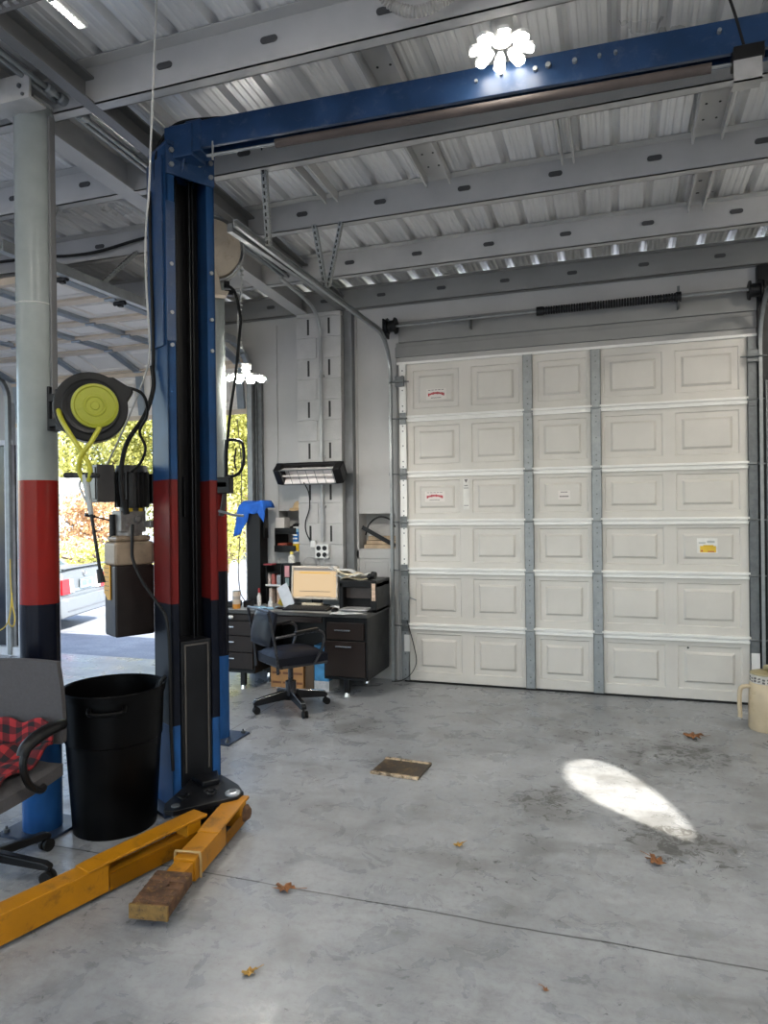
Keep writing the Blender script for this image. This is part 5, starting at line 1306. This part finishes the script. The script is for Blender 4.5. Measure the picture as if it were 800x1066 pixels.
# ------------------------------------------------------------------ trash can
CC = Vector((-2.575, 3.10, 0))
can = thing('trash_can', tuple(CC), 'large round black plastic trash can beside the blue lift post', 'trash can')
m_can = M('black can plastic', (.0010, .0010, .0012), .38, var=.15, spec=.14)
def taper(z): return .212 + (.258 - .212) * z / .73
prof = [(0, .012), (.20, .012), (taper(0), .0), (taper(.47), .47), (taper(.47) + .006, .475), (taper(.48) + .006, .485), (taper(.73), .73)]
b = MB(); b.lathe(prof + [(taper(.73) - .006, .73), (taper(.03) - .008, .03), (0, .03)], CC, n=64); b.build('can_body', m_can, can)
b = MB(); b.lathe([(taper(.725) - .004, .705), (taper(.725) + .006, .705), (taper(.73) + .009, .738), (taper(.73) + .004, .744), (taper(.73) - .004, .738)], CC, n=64, closed=True); b.build('can_rim', m_can, can)
for ang in (-58, 122):
    a = math.radians(ang); d = Vector((math.cos(a), math.sin(a), 0)); s_ = Vector((-d.y, d.x, 0)); o = CC + d * (taper(.6) - .004)
    b = MB(); b.tube([o + s_ * -.085 + Vector((0, 0, .685)), o + d * .035 + s_ * -.075 + Vector((0, 0, .665)), o + d * .042 + Vector((0, 0, .66)), o + d * .035 + s_ * .075 + Vector((0, 0, .665)), o + s_ * .085 + Vector((0, 0, .685))], .012, 8); b.build('can_handle', m_can, can)
b = MB(); b.tube([CC + Vector((.02, .03, .04)), CC + Vector((.13, .12, .50)), CC + Vector((.175, .165, .72)), CC + Vector((.20, .18, .76))], .012, 8); b.tube([CC + Vector((.05, .08, .05)), CC + Vector((.10, .16, .55)), CC + Vector((.14, .20, .73))], .008, 8)
tag(b.build('black_rod', m_rubber), 'black rod and hose sticking up inside the trash can', 'rod')
random.seed(11)
b = MB()
for k in range(14):
    a = random.random() * 6.28; r = .15 * random.random(); b.ball(CC + Vector((r * math.cos(a), r * math.sin(a), .38 + .05 * random.random())), .04 + .03 * random.random(), 8, 1.3, 1, .8)
tag(b.build('crumpled_rubbish', m_rubber, angle=20), 'dark crumpled rubbish inside the trash can', 'rubbish', kind='stuff')
b = MB(); b.ball((-2.735, 3.20, .02), .04, 10, 1.6, 1, .55); tag(b.build('tan_rag', M('tan rag', (.34, .27, .18), .8, var=.3, scale=30)), 'small tan rag on the floor between the pipe and the trash can', 'rag')

# ------------------------------------------------------------------ floor plate, jug, leaves
fp = thing('floor_plate', (-1.33, 4.28, 0), 'square rusty steel pan lying on the floor in the middle of the bay', 'steel pan')
TFp = rotm((-1.327, 4.28, 0), math.radians(-4))
b = MB(TFp); b.box(-.16, .16, -.135, .135, 0, .012); b.build('pan', M('stained brown plate', (.055, .042, .03), .45, .3, var=.4, scale=14, dirt=(.28, .16, .05), dirt_amt=.7), fp, bev=.002)
for (ya, yb, zt) in ((-.140, -.112, .030), (.112, .140, .034)): b = MB(TFp); b.box(-.16, .16, ya, yb, 0, zt * .55); b.build('raised_edge', M('worn bright edge', (.55, .42, .28), .3, .6, var=.6, scale=16, dirt=(.2, .09, .02), dirt_amt=.9), fp, bev=.003)
jg = thing('oil_jug', (1.05, 5.83, 0), 'beige plastic oil jug with side handle at the right edge of the floor', 'oil jug')
m_jug = M('beige plastic', (.52, .42, .28), .45, var=.08, dirt=(.25, .17, .08), dirt_amt=.3)
JC = (1.05, 5.83, 0)
b = MB(); b.lathe([(0, 0), (.118, 0), (.126, .012), (.124, .18), (.117, .335), (.108, .352), (0, .352)], JC, n=40); b.build('jug_body', m_jug, jg)
b = MB(); b.lathe([(.108, .350), (.112, .36), (.108, .405), (.10, .412), (0, .412)], JC, n=40); bd = b.build('collar_band', M('band white', (.55, .52, .47), .5), jg)
b = MB()
for k in range(22):
    a = 2 * PI * k / 22; 
    for q in range(2):
        z = .366 + .020 * q; rr = .1115 - .001 * q
        b.bar((JC[0] + rr * math.cos(a), JC[1] + rr * math.sin(a), z), (JC[0] + rr * math.cos(a + .16), JC[1] + rr * math.sin(a + .16), z + (.006 if k % 3 else -.004)), .004, .010 + .004 * (k % 2))
b.build('band_print', m_stdark, bd)
b = MB(); b.lathe([(.106, .410), (.114, .414), (.110, .424), (.07, .436), (.05, .44), (0, .442)], JC, n=36); b.tube([(JC[0], JC[1], .435), (JC[0] - .01, JC[1] - .03, .47), (JC[0] + .03, JC[1] - .10, .478), (JC[0] + .06, JC[1] - .16, .468)], .018, 10); b.build('spout_lid', M('olive lid', (.34, .29, .16), .5), jg)
TJ = rotm(JC, math.radians(190))
b = MB(TJ); b.tube([(.110, 0, .315), (.15, 0, .318), (.185, 0, .295), (.192, 0, .20), (.188, 0, .105), (.192, 0, .085)], .016, 10); b.build('jug_handle', m_jug, jg)
m_leaf = M('dry leaf', (.24, .10, .035), .8, var=.4, scale=40)
m_leaf2 = M('yellow leaf', (.42, .24, .05), .8, var=.3, scale=40)
def dry_leaf(x, y, s, rz, mat, label):
    o = thing('dried_leaf', (x, y, 0), label, 'leaf', 'dried leaves on the floor')
    b = MB(rotm((x, y, .004), rz)); c = b.v((0, 0, .012 * s)); P = []
    for k in range(20):
        a = 2 * PI * k / 20; r = s * (.040 if k % 4 == 0 else (.022 if k % 4 == 2 else .028)) * (1 + .3 * math.sin(k * 2.3)); P.append(b.v((r * 1.3 * math.cos(a), r * math.sin(a), .010 * s * (1 + math.sin(k * 1.7)))))
    for k in range(20): b.f([c, P[k], P[(k + 1) % 20]])
    b.build('leaf_blade', mat, o, solid=.001)
    b = MB(rotm((x, y, .004), rz)); b.tube([(0, 0, .012 * s), (.05 * s, .01 * s, .006), (.095 * s, .03 * s, .003)], .0015, 5); b.build('leaf_stem', mat, o)
dry_leaf(.508, 5.46, 1.5, .3, m_leaf, 'brown dried leaf near the bottom of the closed garage door')
dry_leaf(.157, 3.49, 1.1, 1.9, m_leaf, 'brown dried leaf right below the sunlit patch on the floor')
dry_leaf(-1.40, 2.76, 1.0, .1, m_leaf, 'brown dried leaf on the floor joint')
dry_leaf(-1.27, 2.22, .62, .8, m_leaf2, 'yellow dried leaf at the bottom of the picture')
dry_leaf(-.756, 3.38, .6, .8, m_leaf2, 'tiny dried leaf in the middle of the floor')
dry_leaf(-.25, 2.45, .3, 2.2, m_leaf, 'tiny brown leaf fragment in the foreground floor')
# loops of yellow rope at the far left
b = MB(); b.tube([(-6.77, 6.40, 1.15), (-6.765, 6.395, .9), (-6.74, 6.395, .62), (-6.70, 6.39, .45), (-6.73, 6.39, .36), (-6.79, 6.39, .40), (-6.76, 6.39, .55), (-6.745, 6.39, .62)], .007, 8)
b.tube([(-7.1, 6.39, .35), (-6.95, 6.39, .30), (-6.80, 6.39, .42), (-6.74, 6.39, .75)], .007, 8)
tag(b.build('yellow_rope', M('yellow rope', (.55, .38, .06), .7)), 'looped yellow rope hanging at the far left jamb', 'rope')

# ------------------------------------------------------------------ outside: car, house, trees
GZ = -.15
CR = Vector((-8.36, 9.90, GZ)); fw = Vector((-.96, -.28, 0)).normalized(); rt = Vector((-.28, .96, 0)).normalized()
rc = CR - rt * .80
TCR = Matrix(((fw.x, rt.x, 0, rc.x), (fw.y, rt.y, 0, rc.y), (0, 0, 1, GZ), (0, 0, 0, 1)))     # local x forward, y to the car's right
carr = thing('sedan_car', tuple(rc), 'silver sedan seen from behind, parked outside the open bay', 'car')
m_paint = M('silver car paint', (.135, .155, .175), .35, 0, var=0.0, coat=.3)
def loft(b, st):
    prev = None
    for (x, pts) in st:
        P = [b.v((x, y, z)) for y, z in pts] + [b.v((x, -y, z)) for y, z in reversed(pts) if abs(y) > 1e-6]
        if prev: b.bridge(prev, P)
        else: b.f(P[::-1])
        prev = P
    b.f(prev)
def body_sec(w, zb, zt):
    return [(w * .80, zb), (w * .97, zb + .08), (w, .52), (w * .98, zt - .22), (w * .90, zt - .03), (w * .6, zt), (0.0, zt + .015)]
b = MB(TCR); loft(b, [(0, body_sec(.76, .30, .92)), (.05, body_sec(.80, .26, .97)), (.5, body_sec(.84, .22, .985)), (1.0, body_sec(.86, .20, .96)), (2.6, body_sec(.86, .20, .95)), (3.4, body_sec(.85, .20, .90)), (4.2, body_sec(.80, .22, .76)), (4.5, body_sec(.66, .30, .62))]); b.build('car_body', m_paint, carr, angle=30)
b = MB(TCR); loft(b, [(.62, [(.70, .95), (.60, .98), (0, .99)]), (1.15, [(.72, .95), (.56, 1.36), (0, 1.39)]), (2.2, [(.72, .95), (.56, 1.40), (0, 1.43)]), (2.9, [(.72, .95), (.54, 1.30), (0, 1.33)]), (3.35, [(.70, .92), (.60, .94), (0, .95)])]); b.build('window_glass', M('car glass', (.05, .08, .10), .08, var=.05), carr, angle=30)
b = MB(TCR); loft(b, [(1.15, [(.575, 1.375), (.50, 1.40), (0, 1.41)]), (2.2, [(.575, 1.415), (.50, 1.44), (0, 1.45)]), (2.85, [(.55, 1.325), (.48, 1.35), (0, 1.355)])]); b.build('car_roof', m_paint, carr, angle=30)
b = MB(TCR)
for s_ in (-1, 1): b.tube([(.66, s_ * .69, .965), (1.15, s_ * .565, 1.375)], .03, 8, 1)
b.build('rear_pillar', m_paint, carr)
b = MB(TCR); b.prism([(-.75, .04), (-.70, -.03), (.70, -.03), (.75, .04), (.72, .10), (-.72, .10)], .985, 1.005, Matrix(((0, 1, 0, 0), (1, 0, 0, 0), (0, 0, 1, 0), (0, 0, 0, 1)))); b.box(.02, .06, -.62, -.58, .96, .99); b.box(.02, .06, .58, .62, .96, .99); b.build('boot_spoiler', m_paint, carr, bev=.004)
b = MB(TCR); loft(b, [(-.10, [(.70, .28), (.74, .34), (.74, .50), (.68, .545), (0, .55)]), (-.04, [(.80, .25), (.83, .32), (.83, .53), (.76, .565), (0, .565)]), (.35, [(.85, .22), (.875, .30), (.875, .54), (.80, .57), (0, .57)])]); b.build('rear_bumper', m_paint, carr, bev=.01)
b = MB(TCR); b.box(-.106, -.02, -.74, .74, .345, .365); b.build('bumper_groove', M('bumper shadow line', (.10, .11, .13), .5), carr)  # raised strip; the groove's shade is painted as a dark colour
m_tail = M('tail light red', (.40, .008, .012), .2, var=.1, coat=.5); m_clear = M('reverse lens', (.62, .55, .55), .2, coat=.5)
for s_ in (-1, 1):
    b = MB(TCR); b.prism([(s_ * .52, .60), (s_ * .77, .60), (s_ * .79, .83), (s_ * .56, .83)], -.035, .06, Matrix(((0, 0, 1, 0), (1, 0, 0, 0), (0, 1, 0, 0), (0, 0, 0, 1)))); tl = b.build('tail_light', m_tail, carr, bev=.006)
    b = MB(TCR); b.prism([(s_ * .38, .61), (s_ * .52, .61), (s_ * .56, .82), (s_ * .44, .82)], -.03, .06, Matrix(((0, 0, 1, 0), (1, 0, 0, 0), (0, 1, 0, 0), (0, 0, 0, 1)))); b.build('reverse_lens', m_clear, tl, bev=.004)
b = MB(TCR); b.box(-.02, .0, -.40, .40, .62, .66) ; b.build('number_plate_recess', M('recess silver', (.22, .27, .30), .4), carr)
b = MB(TCR); b.box(-.045, -.02, -.20, .20, .645, .80); npl = b.build('number_plate', M('plate pale', (.20, .26, .30), .4), carr, bev=.003)
b = MB(TCR)
for k in range(6):
    y = -.14 + .056 * k; b.box(-.048, -.044, y - .018, y + .018, .69, .765) if k != 3 else b.box(-.048, -.044, y - .006, y + .006, .715, .74)
b.box(-.048, -.044, -.11, .11, .778, .79); b.build('plate_characters', M('plate ink', (.12, .18, .26), .5), npl)
b = MB(TCR); b.lathe([(.035, -.008), (.045, -.012), (.055, -.008)], (-.005, 0, .885), (1, 0, 0), 24); b.box(-.02, -.008, -.03, .03, .88, .89); b.box(-.02, -.008, -.006, .006, .85, .92); b.build('boot_badge', m_chrome, carr, solid=.004)
for x in (.88, 3.55):
    for s_ in (-1, 1):
        b = MB(TCR); b.lathe([(.19, -.10), (.29, -.10), (.315, -.07), (.315, .07), (.29, .10), (.19, .10)], (x, s_ * .755, .315), (0, 1, 0), 32, closed=True); wh = b.build('wheel', m_rubber, carr)
        b = MB(TCR); b.lathe([(0, .07), (.10, .085), (.19, .07), (.19, -.07), (0, -.07)], (x, s_ * .755, .315), (0, s_, 0), 32); b.build('rim', m_galv, wh)
hs = thing('white_outbuilding', (-24, 22, GZ), 'long white outbuilding far behind the car, below the trees', 'building')
b = MB(); b.box(-34, -18.6, 20.6, 24.5, GZ, 2.55); b.build('outbuilding_wall', M('white siding', (.80, .80, .80), .6, var=.03), hs)
b = MB(); b.prism([(20.3, 2.5), (22.5, 3.15), (24.8, 2.5), (24.8, 2.42), (22.5, 3.05), (20.3, 2.42)], -34.2, -18.4, Matrix(((0, 0, 1, 0), (1, 0, 0, 0), (0, 1, 0, 0), (0, 0, 0, 1)))); b.build('outbuilding_roof', M('pale roof', (.72, .72, .72), .6), hs)
b = MB()
for x in (-31, -27, -23): b.box(x, x + 1.0, 20.56, 20.6, 1.0, 1.9)
b.build('window', M('dim glass', (.2, .22, .24), .2), hs)
def foliage_mat(name, c1, c2):
    m, nt, b = nt_new(name); L = nt.links.new
    g = N(nt, 'NewGeometry'); wn = N(nt, 'TexNoise'); wn.inputs['Scale'].default_value = 1.3; wn.inputs['Detail'].default_value = 6
    L(g.outputs['Position'], wn.inputs['Vector'])
    r = math_(nt, 'MULTIPLY_ADD', g.outputs['Random Per Island'], .6, math_(nt, 'MULTIPLY_ADD', wn.outputs['Fac'], 1.2, -.4), clamp=True)
    L(mixc(nt, r, c1, c2), b.inputs['Base Color']); b.inputs['Roughness'].default_value = .6
    tr = N(nt, 'BsdfTranslucent'); L(mixc(nt, r, c1, c2), tr.inputs[0])
    mx = N(nt, 'MixShader'); mx.inputs[0].default_value = .4
    L(b.outputs[0], mx.inputs[1]); L(tr.outputs[0], mx.inputs[2])
    L(mx.outputs[0], nt.nodes['Material Output'].inputs[0])
    return m
m_fol = foliage_mat('yellow green leaves', (.26, .28, .05), (.80, .76, .28))
m_fol2 = foliage_mat('deeper green leaves', (.16, .19, .045), (.68, .66, .24))
m_fol3 = foliage_mat('orange leaves', (.40, .20, .08), (.80, .56, .32))
m_bark = M('bark', (.12, .085, .06), .9, var=.3, scale=8)
def tree(x, y, h, rx_, rz_, mat, n, label, size=.2, name='leafy_tree', seed=1, zc=None):
    R = random.Random(seed); o = thing(name, (x, y, GZ), label, 'shrub' if 'shrub' in name else 'tree', 'trees and shrubs beyond the driveway')
    zc = h - rz_ if zc is None else zc
    blobs = [(R.uniform(-.55, .55) * rx_, R.uniform(-.55, .55) * rx_, zc + R.uniform(-.6, .65) * rz_, R.uniform(.35, .6)) for _ in range(16)]
    vs = []; fs = []
    for k in range(n):
        bx_, by_, bz_, br_ = R.choice(blobs)
        d = Vector((R.gauss(0, 1), R.gauss(0, 1), R.gauss(0, 1))).normalized() * (R.random() ** .35)
        p = Vector((x + bx_ + d.x * br_ * rx_, y + by_ + d.y * br_ * rx_, bz_ + d.z * br_ * rz_))
        if p.z < GZ + .1: continue
        nrm = Vector((R.gauss(0, 1), R.gauss(0, 1), R.gauss(0, 1) + .3)).normalized(); t1 = nrm.orthogonal().normalized(); t2 = nrm.cross(t1); s = size * R.uniform(.6, 1.3)
        i = len(vs)
        for (a, c) in ((-1, 0), (-.2, -.45), (1, 0), (-.2, .45)): vs.append(tuple(p + t1 * (a * s * .6) + t2 * (c * s) - Vector((x, y, GZ))))
        fs.append((i, i + 1, i + 2, i + 3))
    me = bpy.data.meshes.new('crown'); me.from_pydata(vs, [], fs); me.materials.append(mat)
    c = bpy.data.objects.new('crown', me); C.objects.link(c); c.parent = o; ORIGIN[c.name] = ORIGIN[o.name]
    b = MB(); b.tube([(x, y, GZ), (x + .1, y, GZ + h * .3), (x, y + .1, GZ + h * .65)], lambda t: .05 * h * .5 * (1.2 - t), 8)
    for k in range(5):
        a = k * 1.3; b.tube([(x, y, GZ + h * (.25 + .06 * k)), (x + .3 * rx_ * math.cos(a), y + .3 * rx_ * math.sin(a), GZ + h * (.4 + .06 * k)), (x + .6 * rx_ * math.cos(a), y + .6 * rx_ * math.sin(a), GZ + h * (.5 + .07 * k))], .03, 6)
    b.build('trunk', m_bark, o)
    return o
tree(-25.5, 27.5, 9.5, 3.0, 4.6, m_fol2, 13000, 'tall green tree behind the white outbuilding, leftmost beside the thick pipe', .13, seed=1)
tree(-22.3, 27.0, 9.0, 3.0, 4.4, m_fol, 13000, 'tall yellow-green tree behind the right end of the outbuilding', .13, seed=2)
tree(-19.2, 27.6, 9.5, 3.0, 4.6, m_fol, 13000, 'tall yellow-green tree seen just left of the lift power unit', .13, seed=3)
tree(-16.2, 28.2, 9.5, 3.0, 4.7, m_fol2, 13000, 'tall green tree hidden mostly behind the lift post', .13, seed=4)
tree(-14.2, 24.0, 8.5, 2.6, 4.3, m_fol, 15000, 'bright yellow-green tree seen through the gap right of the thin pipe', .115, seed=5)
tree(-11.6, 24.6, 8.5, 2.4, 4.3, m_fol, 11000, 'bright tree behind the jamb of the open bay', .125, seed=6)
tree(-14.6, 17.0, 2.3, 1.5, .95, m_fol3, 3200, 'orange-leaved small tree behind the silver car', .09, 'orange_shrub', 7, 1.55)
tree(-12.6, 14.8, 1.05, 1.6, .50, m_fol, 3200, 'low yellow-green shrub directly behind the silver car', .075, 'low_shrub', 8, .55)
tree(-11.2, 18.5, 2.6, 1.3, 1.3, m_fol, 3500, 'round yellow shrub seen right of the thin pipe below the tree', .09, 'round_shrub', 9, 1.3)

# ------------------------------------------------------------------ light
w = bpy.data.worlds.new('World'); bpy.context.scene.world = w; w.use_nodes = True
nt = w.node_tree
for n in list(nt.nodes): nt.nodes.remove(n)
sky = nt.nodes.new('ShaderNodeTexSky'); sky.sky_type = 'NISHITA'; sky.sun_disc = False
sky.sun_elevation = math.radians(36); sky.sun_rotation = math.radians(108); sky.air_density = 1.0; sky.dust_density = 1.0
bg = nt.nodes.new('ShaderNodeBackground'); bg.inputs['Strength'].default_value = .13
wo = nt.nodes.new('ShaderNodeOutputWorld'); hz = nt.nodes.new('ShaderNodeMix'); hz.data_type = 'RGBA'; hz.inputs[0].default_value = .12; hz.inputs[7].default_value = (4.2, 4.0, 3.65, 1)   # thin bright overcast
nt.links.new(sky.outputs[0], hz.inputs[6]); nt.links.new(hz.outputs[2], bg.inputs[0]); nt.links.new(bg.outputs[0], wo.inputs[0])
sl = bpy.data.lights.new('sun', 'SUN'); sl.energy = 3.0; sl.angle = math.radians(.8); sl.color = (1.0, .93, .82)
so = bpy.data.objects.new('sun', sl); C.objects.link(so); so.rotation_euler = SUN.to_track_quat('-Z', 'Y').to_euler(); so.location = (12, -4, 10)

# ------------------------------------------------------------------ camera
cam = bpy.data.cameras.new('camera'); co = bpy.data.objects.new('camera', cam); C.objects.link(co)
cam.sensor_fit = 'HORIZONTAL'; cam.sensor_width = 36; cam.lens = 727 * 36 / 800; cam.clip_start = .05; cam.clip_end = 300
yaw = math.radians(18.4); roll = .012; pitch = math.radians(-.08)
F = Vector((-math.sin(yaw) * math.cos(pitch), math.cos(yaw) * math.cos(pitch), math.sin(pitch)))
R0 = Vector((math.cos(yaw), math.sin(yaw), 0)); U0 = R0.cross(F)
Rr = R0 * math.cos(roll) - U0 * math.sin(roll); Uu = Rr.cross(F)
co.matrix_world = Matrix(((Rr.x, Uu.x, -F.x, 0), (Rr.y, Uu.y, -F.y, 0), (Rr.z, Uu.z, -F.z, 1.66), (0, 0, 0, 1)))
sc = bpy.context.scene; sc.camera = co
sc.view_settings.view_transform = 'Standard'; sc.view_settings.look = 'None'; sc.view_settings.gamma = 1; sc.view_settings.use_curve_mapping = False
sc.view_settings.exposure = 2.5
sc.cycles.use_denoising = True
sc.cycles.max_bounces = 10; sc.cycles.diffuse_bounces = 6; sc.cycles.sample_clamp_indirect = 8
